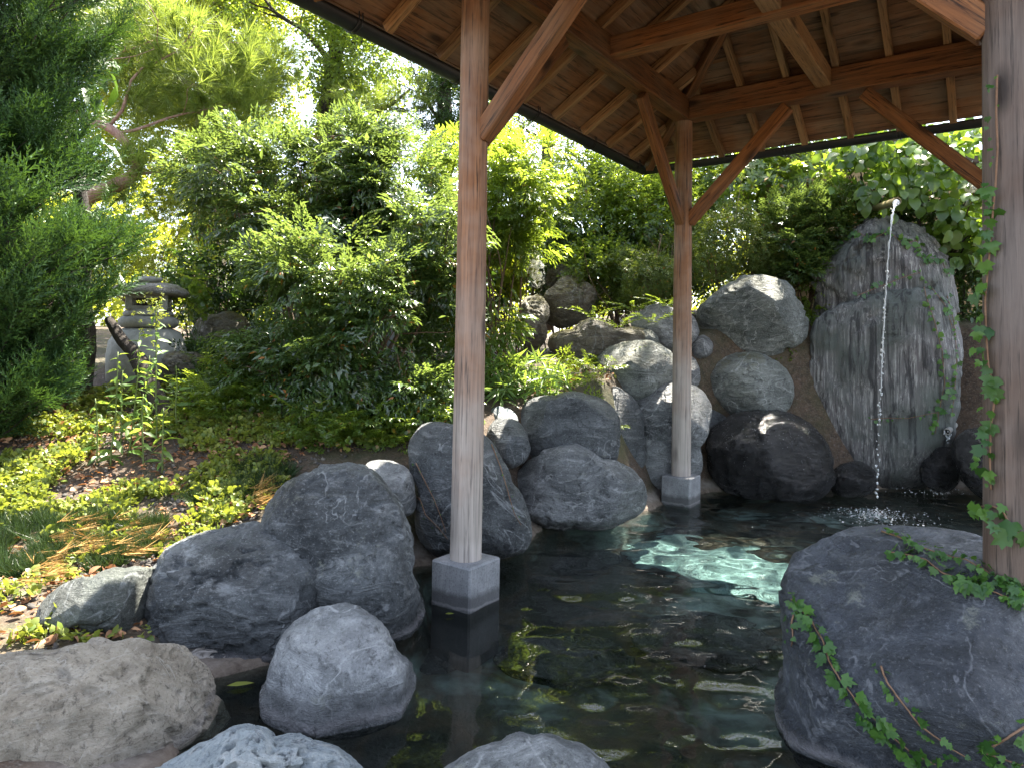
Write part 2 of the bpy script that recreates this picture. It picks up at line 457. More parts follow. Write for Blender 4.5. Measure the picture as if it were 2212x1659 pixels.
def ground_mat():
    t = NT('garden_soil')
    v = t.coord('Object')
    z = t.posz()
    n1 = t.noise(v, 1.6, 6, 0.6)
    n2 = t.noise(v, 22, 6, 0.7)
    n3 = t.noise(v, 70, 4, 0.7)
    soil = t.mix(t.ramp(n2, 0.3, 0.7), (0.026, 0.018, 0.012), (0.11, 0.072, 0.046))
    soil = t.mix(t.math('MULTIPLY', t.ramp(n3, 0.52, 0.66), 0.7), soil, (0.15, 0.13, 0.11))
    soil = t.mix(t.math('MULTIPLY', t.ramp(n1, 0.5, 0.66), 0.55), soil, (0.035, 0.05, 0.012))
    rim = t.mix(t.ramp(n2, 0.3, 0.7), (0.11, 0.092, 0.075), (0.25, 0.22, 0.19))
    zz = t.math('ADD', z, t.math('MULTIPLY', t.math('SUBTRACT', n1, 0.5), 0.12))
    col = t.mix(t.ramp(zz, 0.115, 0.08), soil, rim)
    shore = t.mix(t.ramp(n2, .35, .65), (0.10, 0.075, 0.056), (0.20, 0.16, 0.125))
    col = t.mix(t.ramp(zz, 0.06, 0.03), col, shore)
    # the paved pool floor: dark slabs of irregular stone
    vo = t.t.nodes.new('ShaderNodeTexVoronoi')
    vo.inputs['Scale'].default_value = 1.7
    wf = t.n('TexNoise', Scale=1.6, Vector=v)
    wf.inputs['Detail'].default_value = 5
    fv = t.mix(1.0, v, wf.outputs[1], 'ADD')
    t.set(vo.inputs['Vector'], fv)
    ve = t.t.nodes.new('ShaderNodeTexVoronoi')
    ve.feature = 'DISTANCE_TO_EDGE'
    ve.inputs['Scale'].default_value = 1.7
    t.set(ve.inputs['Vector'], fv)
    sp = t.t.nodes.new('ShaderNodeSeparateColor')
    t.t.links.new(vo.outputs['Color'], sp.inputs[0])
    floor = t.mix(sp.outputs[0], (0.012, 0.013, 0.011), (0.07, 0.072, 0.06))
    floor = t.mix(t.math('MULTIPLY', t.ramp(n2, 0.4, 0.7), 0.5), floor, (0.05, 0.06, 0.05))
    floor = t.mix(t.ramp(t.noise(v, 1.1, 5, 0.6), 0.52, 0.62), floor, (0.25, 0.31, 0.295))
    floor = t.mix(t.math('MULTIPLY', t.ramp(ve.outputs['Distance'], 0.10, 0.0), 0.8), floor, (0.085, 0.062, 0.042))
    col = t.mix(t.ramp(zz, -0.03, -0.10), col, floor)
    h = t.math('ADD', t.math('MULTIPLY', n2, 1.0), t.math('MULTIPLY', n3, 0.5))
    t.bsdf(Base_Color=col, Roughness=0.9, Normal=t.bump(h, 0.8, 0.02))
    return t.m
M['ground'] = ground_mat()

def water_mat():
    t = NT('pool_water')
    rf = t.n('BsdfRefraction')
    rf.inputs['IOR'].default_value = 1.33
    rf.inputs['Roughness'].default_value = 0.0
    t.set(rf.inputs[0], (0.80, 0.88, 0.86))
    gl = t.n('BsdfGlossy')
    gl.inputs['Roughness'].default_value = 0.0
    fr = t.n('Fresnel')
    fr.inputs['IOR'].default_value = 1.34
    mx = t.t.nodes.new('ShaderNodeMixShader')
    t.t.links.new(fr.outputs[0], mx.inputs[0])
    t.t.links.new(rf.outputs[0], mx.inputs[1])
    t.t.links.new(gl.outputs[0], mx.inputs[2])
    t.t.links.new(mx.outputs[0], t.o.inputs[0])
    t.t.nodes.remove(t.b)
    return t.m
M['water'] = water_mat()

def drop_mat():
    t = NT('falling_water')
    t.bsdf(Base_Color=(0.85, 0.88, 0.9), Roughness=0.08)
    t.b.inputs['Transmission Weight'].default_value = 0.55
    t.b.inputs['IOR'].default_value = 1.33
    return t.m
M['drop'] = drop_mat()

# ------------------------------------------------------------------ terrain and pool
shore_px = [(380, 1659), (400, 1570), (420, 1490), (470, 1455), (560, 1438), (680, 1400), (800, 1345), (880, 1290), (888, 1225), (1000, 1205),
            (1090, 1197), (1140, 1165), (1180, 1135), (1300, 1122), (1400, 1102), (1440, 1078), (1520, 1066), (1600, 1058), (1800, 1056),
            (1900, 1056), (2020, 1050), (2100, 1062), (2200, 1074)]
shore = [tuple(onz(x, y)[:2]) for x, y in shore_px] + [(4.9, 4.7), (5.0, 3.4), (4.2, 1.0), (2.5, 0.3), (0.2, 0.3), (-0.7, 0.9)]
SH = np.array(shore)

def pool_dist(x, y):
    """signed distance to the shore, negative inside the pool"""
    P = np.stack([x, y], -1)
    d = np.full(x.shape, 1e9)
    inside = np.zeros(x.shape, bool)
    for i in range(len(SH)):
        a, b = SH[i], SH[(i + 1) % len(SH)]
        ab = b - a
        t = np.clip(((P - a) @ ab) / (ab @ ab), 0, 1)
        q = P - (a + t[..., None] * ab)
        d = np.minimum(d, np.hypot(q[..., 0], q[..., 1]))
        cond = ((a[1] > P[..., 1]) != (b[1] > P[..., 1]))
        with np.errstate(divide='ignore', invalid='ignore'):
            xi = (b[0] - a[0]) * (P[..., 1] - a[1]) / (b[1] - a[1]) + a[0]
        inside ^= cond & (P[..., 0] < xi)
    return np.where(inside, -d, d)

def sst(x, a, b):
    t = np.clip((x - a) / (b - a), 0, 1)
    return t * t * (3 - 2 * t)

def ground_z(x, y):
    x = np.asarray(x, float)
    y = np.asarray(y, float)
    d = pool_dist(x, y)
    g = 0.13 + 0.345 * np.clip(y - 3.15, 0, 2.5) + 0.07 * np.clip(y - 5.65, 0, 6)
    g = g + 0.45 * sst(x, 0.6, 2.2) * sst(y, 5.2, 6.8)
    g = g + 0.03 * fbm(np.stack([x * 1.1, y * 1.1, x * 0], -1), 3, 3) * sst(d, 0, 1.0)
    out = 0.03 + (g - 0.03) * sst(d, 0.0, 0.45)
    ins = 0.03 - 0.66 * sst(-d, 0.0, 0.16) + 0.03 * vnoise(np.stack([x * 3, y * 3, x * 0], -1), 9) * sst(-d, 0, .3)
    return np.where(d > 0, out, ins)

def axis_coords(lo, hi, step, far):
    core = np.arange(lo, hi + step / 2, step)
    r = []
    q, s = hi, step
    while q < far:
        s *= 1.35
        q += s
        r.append(q)
    l = []
    q, s = lo, step
    while q > -far:
        s *= 1.35
        q -= s
        l.append(q)
    return np.array(l[::-1] + list(core) + r)

gx = axis_coords(-5.0, 5.4, 0.062, 1200)
gy = axis_coords(0.2, 8.6, 0.062, 1200)
X, Y = np.meshgrid(gx, gy)
Z = ground_z(X, Y)
nx, ny = len(gx), len(gy)
idx = np.arange(nx * ny).reshape(ny, nx)
quads = np.stack([idx[:-1, :-1], idx[:-1, 1:], idx[1:, 1:], idx[1:, :-1]], -1).reshape(-1, 4)
link('ground', mesh_np('ground', np.stack([X, Y, Z], -1).reshape(-1, 3), quads, M['ground']), label='garden soil rising behind the stone pool', kind='structure')

FALL = onz(1892, 1118)                        # where the falling stream meets the pool
def water_surface():
    wx = np.arange(-1.1, 4.6, 0.019)
    wy = np.arange(0.7, 6.5, 0.019)
    A, B = np.meshgrid(wx, wy)
    P = np.stack([A, B, A * 0], -1)
    h = 0.012 * vnoise(P * np.array([2.6, 4.6, 1]), 21) + 0.0050 * vnoise(P * np.array([7.0, 10.0, 1]) + 3, 22) + 0.0020 * vnoise(P * np.array([14.0, 19.0, 1]), 23) + 0.0009 * vnoise(P * np.array([30.0, 42.0, 1]), 24)
    for (cx, cy, amp, wl, fall) in ((FALL[0], FALL[1], 0.010, 0.20, 0.75), (2.9, 5.55, 0.005, 0.12, 0.5), (1.75, 5.3, 0.004, 0.13, 0.45)):
        r = np.hypot(A - cx, B - cy)
        h = h + amp * np.sin(2 * PI * r / wl + 1.2 * vnoise(P * 4, 31)) * np.exp(-r / fall) * (0.6 + 0.4 * vnoise(P * 6, 33))
    r = np.hypot(A - FALL[0], B - FALL[1])
    h = h + 0.016 * np.exp(-(r / 0.18) ** 2) * vnoise(P * 30, 35) + 0.007 * np.exp(-(r / 0.5) ** 2) * vnoise(P * 18, 36)
    h = h * sst(np.hypot(A + 0.4, B - 2.6), 0.0, 1.5)
    V = np.stack([A, B, h], -1).reshape(-1, 3)
    i = np.arange(len(wx) * len(wy)).reshape(len(wy), len(wx))
    q = np.stack([i[:-1, :-1], i[:-1, 1:], i[1:, 1:], i[1:, :-1]], -1).reshape(-1, 4)
    link('water', mesh_np('water', V, q, M['water']), label='dark rippled water of the hot spring pool', kind='structure')
water_surface()

# ------------------------------------------------------------------ rocks
_ico = {}
def ico(n):
    if n not in _ico:
        bm = bmesh.new()
        bmesh.ops.create_icosphere(bm, subdivisions=n, radius=1)
        bm.verts.ensure_lookup_table()
        _ico[n] = (np.array([v.co[:] for v in bm.verts]), np.array([[v.index for v in f.verts] for f in bm.faces]))
        bm.free()
    return _ico[n]

BVH = {}
ROCK_SEED = [100]
def rock(name, label, out, Yc, th, mat, yaw=0.0, sub=6, p=0.75, q=0.85, amp=0.05, fold=0.03, strata=0.0, facets=7, skirt=0.0, pits=0.0, group=None, cat='rock', key=None, parent=None, cen=None):
    ROCK_SEED[0] += 1
    sd = ROCK_SEED[0]
    out = np.array(out, float)
    c = out.mean(0) if cen is None else np.array(cen, float)
    C = W(c[0], c[1], Yc)
    f = C - CAM
    f = f / np.linalg.norm(f)
    a = math.radians(yaw)
    n = np.array([f[0] * math.cos(a) - f[1] * math.sin(a), f[0] * math.sin(a) + f[1] * math.cos(a), f[2] * 0.8])
    n /= np.linalg.norm(n)
    rt = np.cross(n, [0, 0, 1.0])
    rt /= np.linalg.norm(rt)
    up = np.cross(rt, n)
    ab = []
    for x, y in out:
        d = pray(x, y)
        Q = CAM + d * (np.dot(C - CAM, n) / np.dot(d, n)) - C
        ab.append((Q @ rt, Q @ up))
    ab = np.array(ab)
    ang = np.arctan2(ab[:, 1], ab[:, 0])
    rad = np.hypot(ab[:, 0], ab[:, 1])
    o = np.argsort(ang)
    aa = np.concatenate([ang[o] - 2 * PI, ang[o], ang[o] + 2 * PI])
    rr = np.tile(rad[o], 3)
    grid = np.linspace(-PI, PI, 181)[:-1]
    R = np.interp(grid, aa, rr)
    k = np.array([1, 2, 3, 2, 1]) / 9.0
    R = np.convolve(np.concatenate([R[-2:], R, R[:2]]), k, 'valid')
    V, F = ico(sub)
    phi = np.arctan2(V[:, 2], V[:, 0])
    s = np.hypot(V[:, 0], V[:, 2])
    Rv = np.interp(phi, np.append(grid, PI), np.append(R, R[0]))
    size = R.mean()
    pr = Rv * s ** p
    dep = th * np.sign(V[:, 1]) * np.abs(V[:, 1]) ** q
    ca, sa = np.cos(phi), np.sin(phi)
    L = np.outer(pr * ca, rt) + np.outer(pr * sa, up) + np.outer(dep, n)
    nrm = np.outer(V[:, 0], rt) + np.outer(V[:, 1], n) + np.outer(V[:, 2], up)
    P = L / max(size, 0.05)
    w = fbm(P * 1.3, 3, sd)
    d = amp * w
    rid = 1 - np.abs(fbm(P * 1.1 + 7 + 0.35 * w[:, None], 3, sd + 50))
    d = d - fold * np.clip((rid - 0.80) / 0.2, 0, 1) ** 1.5
    fac = np.floor((fbm(P * 1.0 + 3, 2, sd + 80)) * 4) / 4
    d = d + 0.5 * fold * fac
    d = d + 0.012 * fbm(P * 6, 3, sd + 9) + 0.004 * fbm(P * 20, 2, sd + 5)
    if strata:
        q2 = np.stack([(L @ rt) * 13, (L @ n) * 13, L[:, 2] * 1.1], -1) + 0.5 * w[:, None]
        d = d + strata * (np.abs(fbm(q2, 4, sd + 20)) - 0.3) / max(size, .05) * 1.0
    d = d + 0.022 * fbm(P * 3.2 + 11, 3, sd + 31)
    L = L + nrm * (d * size)[:, None]
    rs = np.random.default_rng(sd)
    for _ in range(facets):
        u = np.array([rs.uniform(-.8, .8), -rs.uniform(0.35, 1.0), rs.uniform(-.5, .9)])
        u = (u[0] * rt + u[1] * n + u[2] * up)
        u /= np.linalg.norm(u)
        pr2 = L @ u
        hh = np.quantile(pr2, 0.985) * rs.uniform(0.80, 0.95)
        ex = np.maximum(0, pr2 - hh)
        L = L - np.outer(ex * 0.8, u)
    zw = (L + C)[:, 2]
    if skirt:
        hz = nrm.copy()
        hz[:, 2] *= 0.2
        edge = 0.035 + 0.02 * vnoise(P * 2.2, sd + 70)
        L = L + hz * (skirt * np.where(zw < edge, np.exp(-((zw - edge) / 0.09) ** 2), np.exp(-((zw - edge) / 0.016) ** 2)))[:, None]
    if pits:
        pt = np.clip(fbm(P * np.array([7, 7, 13.0]), 3, sd + 90) - 0.25, 0, 1)
        L = L - nrm * (pits * pt)[:, None]
    if parent is None:
        o = link(name, mesh_np(name, L, F, mat), None, label, cat, group, M=T(C))
    else:
        o = link(name, mesh_np(name, L, F, mat), parent, M=T(C - np.array(parent.location)))
    if key:
        BVH[key] = BVHTree.FromPolygons([tuple(v) for v in (L + C)], [tuple(f) for f in F])
    return o

def cast(key, px, py):
    d = Vector(pray(px, py)).normalized()
    h = BVH[key].ray_cast(Vector(CAM), d)
    return (None, None) if h[0] is None else (h[0], h[1])

G1 = 'boulders edging the pool'
rock('boulder', 'huge smooth slate boulder overgrown with ivy strands, carrying the near post',
     [(1722, 1640), (1708, 1560), (1712, 1480), (1706, 1400), (1704, 1320), (1710, 1262), (1738, 1208), (1800, 1168), (1880, 1142), (1960, 1134), (2060, 1140),
      (2140, 1160), (2270, 1200), (2420, 1290), (2500, 1480), (2460, 1720), (2200, 1860), (1930, 1820), (1760, 1740)], 2.35, 0.62, M['rock_near'], sub=7, amp=0.03, fold=0.035, p=0.62, skirt=0.03, pits=0.012, group=G1, key='front', cen=(2060, 1450))
rock('boulder', 'broad low tan boulder with a rough pitted top in the near corner',
     [(-330, 1540), (-160, 1440), (0, 1406), (120, 1400), (250, 1390), (350, 1393), (430, 1408), (468, 1440), (480, 1500), (502, 1535), (498, 1590), (470, 1659), (420, 1750), (250, 1850), (-100, 1880), (-330, 1740)],
     2.15, 0.32, M['rock_pale'], sub=7, amp=0.05, fold=0.04, p=0.7, pits=0.022, group=G1)
rock('boulder', 'pale blue grey boulder with holes, lowest beside the tan boulder',
     [(290, 1690), (370, 1645), (440, 1602), (500, 1572), (545, 1567), (600, 1590), (680, 1600), (740, 1622), (790, 1670), (790, 1800), (600, 1860), (400, 1840)],
     1.86, 0.26, M['rock_light'], sub=7, amp=0.04, fold=0.05, pits=0.035, group=G1)
rock('boulder', 'rounded grey boulder top rising from the near water edge',
     [(950, 1668), (1010, 1628), (1080, 1600), (1150, 1592), (1220, 1600), (1280, 1622), (1325, 1665), (1335, 1760), (1200, 1860), (1000, 1830)],
     1.84, 0.25, M['rock_mid'], sub=6, amp=0.03, group=G1)
rock('boulder', 'egg shaped boulder standing alone in the water with a mineral skirt',
     [(575, 1500), (583, 1440), (600, 1390), (640, 1345), (690, 1314), (742, 1307), (800, 1325), (835, 1368), (855, 1405), (882, 1430), (884, 1460), (868, 1520), (855, 1570), (800, 1610), (700, 1618), (612, 1590), (575, 1545)],
     2.42, 0.27, M['rock_egg'], sub=6, amp=0.03, fold=0.03, skirt=0.018, pits=0.006, facets=4, group=G1)
rock('boulder', 'flat topped dark stone resting on the bank under the grass',
     [(75, 1342), (80, 1310), (118, 1272), (200, 1246), (270, 1231), (342, 1228), (357, 1248), (352, 1290), (330, 1335), (282, 1368), (220, 1362), (160, 1352), (100, 1358)],
     2.68, 0.2, M['rock_flat'], sub=6, amp=0.04, fold=0.05, q=0.7, group=G1)
rock('boulder', 'great round humped blue boulder just left of the front post',
     [(560, 1150), (578, 1082), (622, 1038), (680, 1010), (742, 997), (800, 1010), (850, 1058), (880, 1118), (890, 1180), (888, 1235), (908, 1275), (880, 1370), (800, 1400), (700, 1385), (610, 1310), (560, 1230)],
     3.14, 0.42, M['rock'], skirt=0.035, pits=0.02, sub=6, amp=0.03, fold=0.04, p=0.66, facets=6, group=G1, key='double')
rock('boulder', 'long low sloping boulder leaning against the great round humped one',
     [(328, 1395), (320, 1300), (328, 1228), (348, 1184), (400, 1158), (480, 1138), (560, 1122), (650, 1135), (715, 1200), (740, 1310), (700, 1405), (620, 1436), (560, 1442), (500, 1455), (450, 1440), (395, 1412)],
     2.86, 0.34, M['rock'], yaw=14, skirt=0.02, pits=0.03, sub=6, amp=0.04, fold=0.06, p=0.66, facets=9, group=G1)
rock('boulder', 'small grey stone wedged behind the great round humped boulder',
     [(795, 1002), (850, 998), (885, 1020), (897, 1060), (890, 1105), (850, 1115), (800, 1090), (780, 1040)], 3.75, 0.2, M['rock_mid'], sub=5, group=G1)
rock('boulder', 'tall dark boulder right behind the front round post',
     [(880, 962), (900, 922), (940, 906), (985, 912), (1050, 938), (1082, 985), (1110, 1040), (1140, 1100), (1147, 1150), (1132, 1190), (1080, 1205), (1000, 1210), (930, 1195), (893, 1130), (900, 1060), (884, 1010)],
     3.98, 0.36, M['rock'], amp=0.03, fold=0.04, group=G1, key='tall')
rock('boulder', 'small shaded boulder between two larger ones behind the front post',
     [(1052, 935), (1085, 900), (1122, 912), (1140, 950), (1138, 990), (1105, 1010), (1068, 990)], 4.7, 0.22, M['rock'], sub=5, group=G1)
rock('boulder', 'pale stone lying in the sunlight above the small shaded boulder',
     [(1048, 905), (1062, 884), (1090, 880), (1112, 892), (1118, 910), (1090, 918), (1060, 918)], 4.95, 0.14, M['rock_light'], sub=5, group=G1)
rock('boulder', 'square dark boulder in the second row with a mossy top edge',
     [(1110, 945), (1112, 892), (1140, 864), (1200, 853), (1270, 851), (1312, 864), (1337, 900), (1340, 950), (1328, 1005), (1280, 1020), (1200, 1000), (1135, 990)], 5.05, 0.36, M['rock'], p=0.62, amp=0.03, group=G1)
rock('boulder', 'long low boulder reaching the water left of the rear post',
     [(1108, 1025), (1158, 985), (1210, 961), (1262, 965), (1300, 988), (1345, 1000), (1387, 1030), (1405, 1070), (1402, 1105), (1340, 1125), (1240, 1140), (1170, 1138), (1130, 1115), (1104, 1065)],
     4.72, 0.32, M['rock_mid'], amp=0.04, fold=0.06, group=G1, p=0.68)
rock('boulder', 'round topped olive boulder on the slope left of the rear post',
     [(1278, 822), (1284, 785), (1310, 754), (1360, 739), (1420, 742), (1452, 765), (1455, 810), (1445, 860), (1380, 885), (1310, 880), (1284, 855)], 5.95, 0.36, M['rock_green'], amp=0.03, group=G1)
rock('boulder', 'upright grey boulder directly behind the rear post',
     [(1338, 1000), (1344, 930), (1360, 870), (1395, 832), (1440, 824), (1500, 834), (1537, 870), (1535, 920), (1515, 965), (1505, 1040), (1420, 1070), (1355, 1055)], 5.75, 0.3, M['rock_mid'], amp=0.04, p=0.6, group=G1)
rock('boulder', 'cracked grey block on the upper row beside the moss step',
     [(1364, 692), (1390, 671), (1450, 667), (1500, 688), (1510, 720), (1485, 750), (1430, 765), (1388, 742)], 6.35, 0.26, M['rock_mid'], sub=5, amp=0.06, group=G1)
rock('boulder', 'dark filler boulder between the olive boulder and the square one',
     [(1240, 880), (1262, 835), (1310, 830), (1368, 862), (1390, 940), (1385, 1020), (1312, 1020), (1290, 960), (1262, 920)], 5.6, 0.25, M['rock'], sub=5, group=G1)
rock('boulder', 'narrow shaded stone between oval boulder and upright grey boulder',
     [(1490, 880), (1520, 850), (1560, 880), (1580, 930), (1560, 980), (1515, 990), (1500, 930)], 6.2, 0.2, M['rock'], sub=5, group=G1)
rock('boulder', 'small block under the moss step above the square boulder',
     [(1222, 842), (1240, 805), (1280, 790), (1300, 820), (1290, 860), (1250, 868)], 5.75, 0.18, M['rock_moss'], sub=5, group=G1)
rock('boulder', 'small wedge stone between the highest blue boulder and the oval one',
     [(1600, 765), (1640, 748), (1690, 752), (1700, 790), (1670, 812), (1620, 800)], 6.55, 0.16, M['rock_mid'], sub=5, group=G1)
rock('boulder', 'pale stone half hidden behind the rear post at mid height',
     [(1438, 790), (1460, 768), (1500, 772), (1512, 800), (1500, 840), (1460, 845), (1440, 820)], 6.1, 0.16, M['rock_mid'], sub=5, group=G1)
rock('boulder', 'fist sized green stone on the grey block in the upper row',
     [(1377, 735), (1393, 712), (1415, 720), (1424, 742), (1402, 760), (1385, 755)], 6.1, 0.1, M['rock_green'], sub=5, group=G1)
rock('boulder', 'big smooth blue boulder highest on the rock bank',
     [(1504, 672), (1530, 640), (1580, 610), (1640, 597), (1692, 604), (1727, 640), (1755, 690), (1748, 728), (1700, 757), (1620, 767), (1550, 757), (1514, 722)], 6.5, 0.42, M['rock_green'], sub=6, amp=0.03, fold=0.07, group=G1)
rock('boulder', 'oval boulder with a crack pattern above the wet black one',
     [(1478, 825), (1530, 786), (1600, 765), (1665, 772), (1705, 812), (1714, 850), (1690, 900), (1620, 900), (1550, 892), (1500, 865)], 6.3, 0.34, M['rock_green'], amp=0.04, fold=0.06, group=G1)
rock('boulder', 'small round stone set in mortar beside the standing slab',
     [(1687, 772), (1710, 750), (1740, 752), (1748, 780), (1722, 800), (1692, 796)], 6.55, 0.14, M['rock_green'], sub=5, group=G1)
rock('boulder', 'small pitted stone tucked under the highest blue boulder',
     [(1497, 735), (1518, 723), (1540, 755), (1530, 772), (1500, 775)], 6.25, 0.12, M['rock_mid'], sub=5, group=G1)
rock('boulder', 'shiny wet black boulder with water running over it',
     [(1528, 960), (1545, 920), (1590, 894), (1650, 888), (1720, 900), (1772, 938), (1802, 990), (1803, 1040), (1775, 1075), (1680, 1085), (1600, 1080), (1548, 1045), (1526, 1000)], 5.9, 0.42, M['rock_wet'], sub=6, amp=0.04, fold=0.04, facets=2, group=G1, p=0.66, key='wet')
rock('boulder', 'low wet black stone between the black boulder and the slab',
     [(1798, 1062), (1803, 1012), (1830, 1000), (1870, 1001), (1892, 1020), (1892, 1052), (1850, 1072)], 5.75, 0.2, M['rock_wet'], facets=2, sub=5, group=G1)
slab = rock('standing_slab', 'tall standing slab of streaked purple grey stone under the spout',
     [(1738, 835), (1745, 760), (1752, 712), (1762, 690), (1800, 668), (1850, 645), (1900, 634), (1950, 629), (2000, 628), (2045, 636), (2072, 690), (2080, 760), (2072, 830), (2062, 900), (2045, 980), (2012, 1055), (1940, 1062), (1870, 1050), (1800, 990), (1752, 900)],
     6.2, 0.22, None, sub=6, p=0.42, q=0.5, amp=0.018, fold=0.03, strata=0.018, facets=3, cat='rock', key='slab')
def slab_mat():
    t = NT('streaked_slab_stone')
    v = t.coord('Object', (15, 15, 0.7))
    n = t.noise(v, 1.0, 8, 0.72, 0.8)
    v2 = t.coord('Object', (60, 60, 1.6))
    n2 = t.noise(v2, 1.0, 6, 0.75, 0.5)
    n3 = t.noise(t.coord('Object'), 2.0, 6, 0.6)
    col = t.mix(t.ramp(n3, 0.38, 0.62), (0.11, 0.127, 0.115), (0.165, 0.155, 0.157))
    col = t.mix(t.math('MULTIPLY', t.math('MULTIPLY', t.ramp(n2, 0.50, 0.62), 0.85), t.ramp(n3, 0.40, 0.56)), col, (0.48, 0.48, 0.46))
    col = t.mix(t.math('MULTIPLY', t.ramp(n, 0.50, 0.60), 0.9), col, (0.028, 0.028, 0.03))
    w = t.ramp(t.math('ADD', t.posz(), t.math('MULTIPLY', n, 0.35)), 0.36, 0.18)
    col = t.mix(t.math('MULTIPLY', w, 0.8), col, (0.022, 0.02, 0.02))
    t.bsdf(Base_Color=col, Roughness=t.math('SUBTRACT', 0.7, t.math('MULTIPLY', w, 0.45)), Normal=t.bump(t.math('ADD', n, n2), 1.0, 0.03))
    return t.m
M['slab'] = slab_mat()
slab.data.materials[0] = M['slab'] if len(slab.data.materials) else None
rock('rear_ledge', None, [(1760, 730), (1762, 650), (1772, 585), (1798, 532), (1838, 490), (1890, 464), (1950, 466), (2000, 496), (2035, 550), (2062, 615), (2072, 700), (1900, 770)],
     6.42, 0.22, M['slab'], sub=6, p=0.55, q=0.6, amp=0.05, fold=0.06, strata=0.05, facets=6, parent=slab, key='ledge')
rock('boulder', 'dark boulder at the foot of the ivy behind the near post',
     [(2066, 1000), (2063, 950), (2090, 927), (2140, 928), (2190, 955), (2200, 1060), (2125, 1080), (2085, 1045)], 5.6, 0.28, M['rock_wet'], sub=5, group=G1)
rock('boulder', 'small dripping stone beneath the low pipe spout',
     [(2003, 1052), (2008, 985), (2030, 964), (2063, 968), (2070, 1020), (2055, 1060)], 5.85, 0.16, M['rock_wet'], sub=5, group=G1)
G2 = 'stones of the garden slope'
rock('step_stone', 'mossy flat stepping stone behind the olive boulder', [(1182, 752), (1184, 728), (1238, 714), (1330, 712), (1408, 718), (1418, 745), (1395, 768), (1290, 772), (1210, 770)], 6.45, 0.42, M['rock_moss'], sub=6, p=0.45, q=0.55, facets=0, pits=0.03, group=G2, cat='stone')
rock('step_stone', 'dark riser stone below the mossy flat stepping stone', [(1190, 850), (1192, 775), (1290, 770), (1385, 768), (1380, 820), (1300, 850), (1240, 870)], 6.4, 0.25, M['rock_flat'], sub=6, p=0.5, q=0.6, facets=6, pits=0.04, group=G2, cat='stone')
rock('mossy_rock', 'upright yellow mossed rock in the sunny gap beside the front post', [(1118, 745), (1122, 680), (1135, 640), (1160, 632), (1180, 650), (1178, 700), (1172, 745), (1145, 760)], 6.6, 0.18, M['rock_moss'], sub=5, amp=0.08, p=0.55, facets=16, pits=0.04, group=G2)
rock('mossy_rock', 'sunlit stack stone left of the ferns', [(1168, 690), (1172, 640), (1200, 612), (1260, 605), (1290, 630), (1290, 680), (1240, 700)], 7.1, 0.28, M['rock_moss'], sub=5, amp=0.08, p=0.55, facets=16, pits=0.04, group=G2)
rock('mossy_rock', 'weathered stone behind the sunlit stack stone', [(1180, 610), (1190, 580), (1220, 572), (1250, 585), (1260, 615), (1220, 625)], 7.5, 0.22, M['rock_moss'], sub=5, amp=0.08, p=0.55, facets=16, pits=0.04, group=G2)
rock('slope_stone', 'reddish half buried stone beside the bright bamboo grass', [(1165, 800), (1180, 780), (1205, 778), (1228, 795), (1240, 815), (1225, 830), (1180, 825)], 5.9, 0.15, M['rock_red'], sub=5, p=0.55, facets=16, pits=0.04, group=G2)
rock('slope_stone', 'dark stone in shade right of the lantern', [(410, 740), (430, 692), (470, 682), (530, 690), (545, 720), (530, 760), (470, 770)], 6.1, 0.25, M['rock_moss'], sub=5, amp=0.07, p=0.55, facets=16, pits=0.04, group=G2)
rock('slope_stone', 'worn block lying at the lantern foot', [(348, 800), (352, 772), (400, 766), (440, 770), (446, 790), (430, 812), (380, 822)], 5.2, 0.16, M['rock_moss'], sub=5, amp=0.07, p=0.55, facets=16, pits=0.04, group=G2)

# mortar filling between the rocks of the bank
rock('mortar_fill', 'beige mortar packed between the slab and the oval boulder', [(1650, 800), (1690, 780), (1745, 770), (1765, 820), (1770, 900), (1745, 950), (1690, 930), (1660, 880)], 6.62, 0.2, plain_mat('beige_mortar', (0.22, 0.19, 0.155), (0.36, 0.325, 0.275), 7, 0.85, 0.6), sub=5, amp=0.02, fold=0.01, cat='mortar')
plain_mat('dark_mortar', (0.17, 0.153, 0.128), (0.31, 0.28, 0.24), 7, 0.85, 0.6)
rock('mortar_fill', 'wet mortar bank filling the gaps behind the rear post', [(1440, 860), (1500, 740), (1640, 740), (1760, 720), (1790, 840), (1790, 1000), (1640, 1060), (1480, 1050)], 7.0, 0.35, bpy.data.materials['dark_mortar'], sub=5, amp=0.03, fold=0.01, cat='mortar')

rock('mortar_fill', 'pale mortar lip between the tan boulder and the long sloping one', [(335, 1405), (400, 1384), (470, 1396), (560, 1378), (640, 1372), (600, 1425), (550, 1448), (500, 1458), (465, 1455), (430, 1432)], 2.68, 0.10, plain_mat('pale_mortar', (0.17, 0.15, 0.13), (0.34, 0.31, 0.28), 9, 0.85, 1.0), sub=6, amp=0.08, fold=0.10, pits=0.03, q=0.6, cat='mortar')

# stones lying under the water
G3 = 'stones under the pool water'
for lab, x, y, rx, ry in (('dark sunken stone beside the front plinth', 1230, 1290, 120, 50), ('wide sunken slab below the long low boulder', 1330, 1215, 170, 45),
                          ('sunken stone near the egg shaped boulder', 940, 1480, 90, 55), ('sunken stone below the near grey boulder top', 1230, 1520, 150, 60),
                          ('sunken slab by the ivy boulder', 1530, 1480, 150, 55)):
    C = onz(x, y, -0.45)
    C[2] = -0.60
    k = C[1] / FD
    V, F = ico(5)
    L = V * np.array([rx * k, ry * k * 2.0, 0.10])
    L = L * (1 + 0.18 * fbm(V * 1.4, 3, int(x)))[:, None]
    link('sunken_stone', mesh_np('sunken_stone', L, F, M['rock_mid']), None, lab, 'stone', G3, M=T(C + np.array([0, 0, 0.0])))

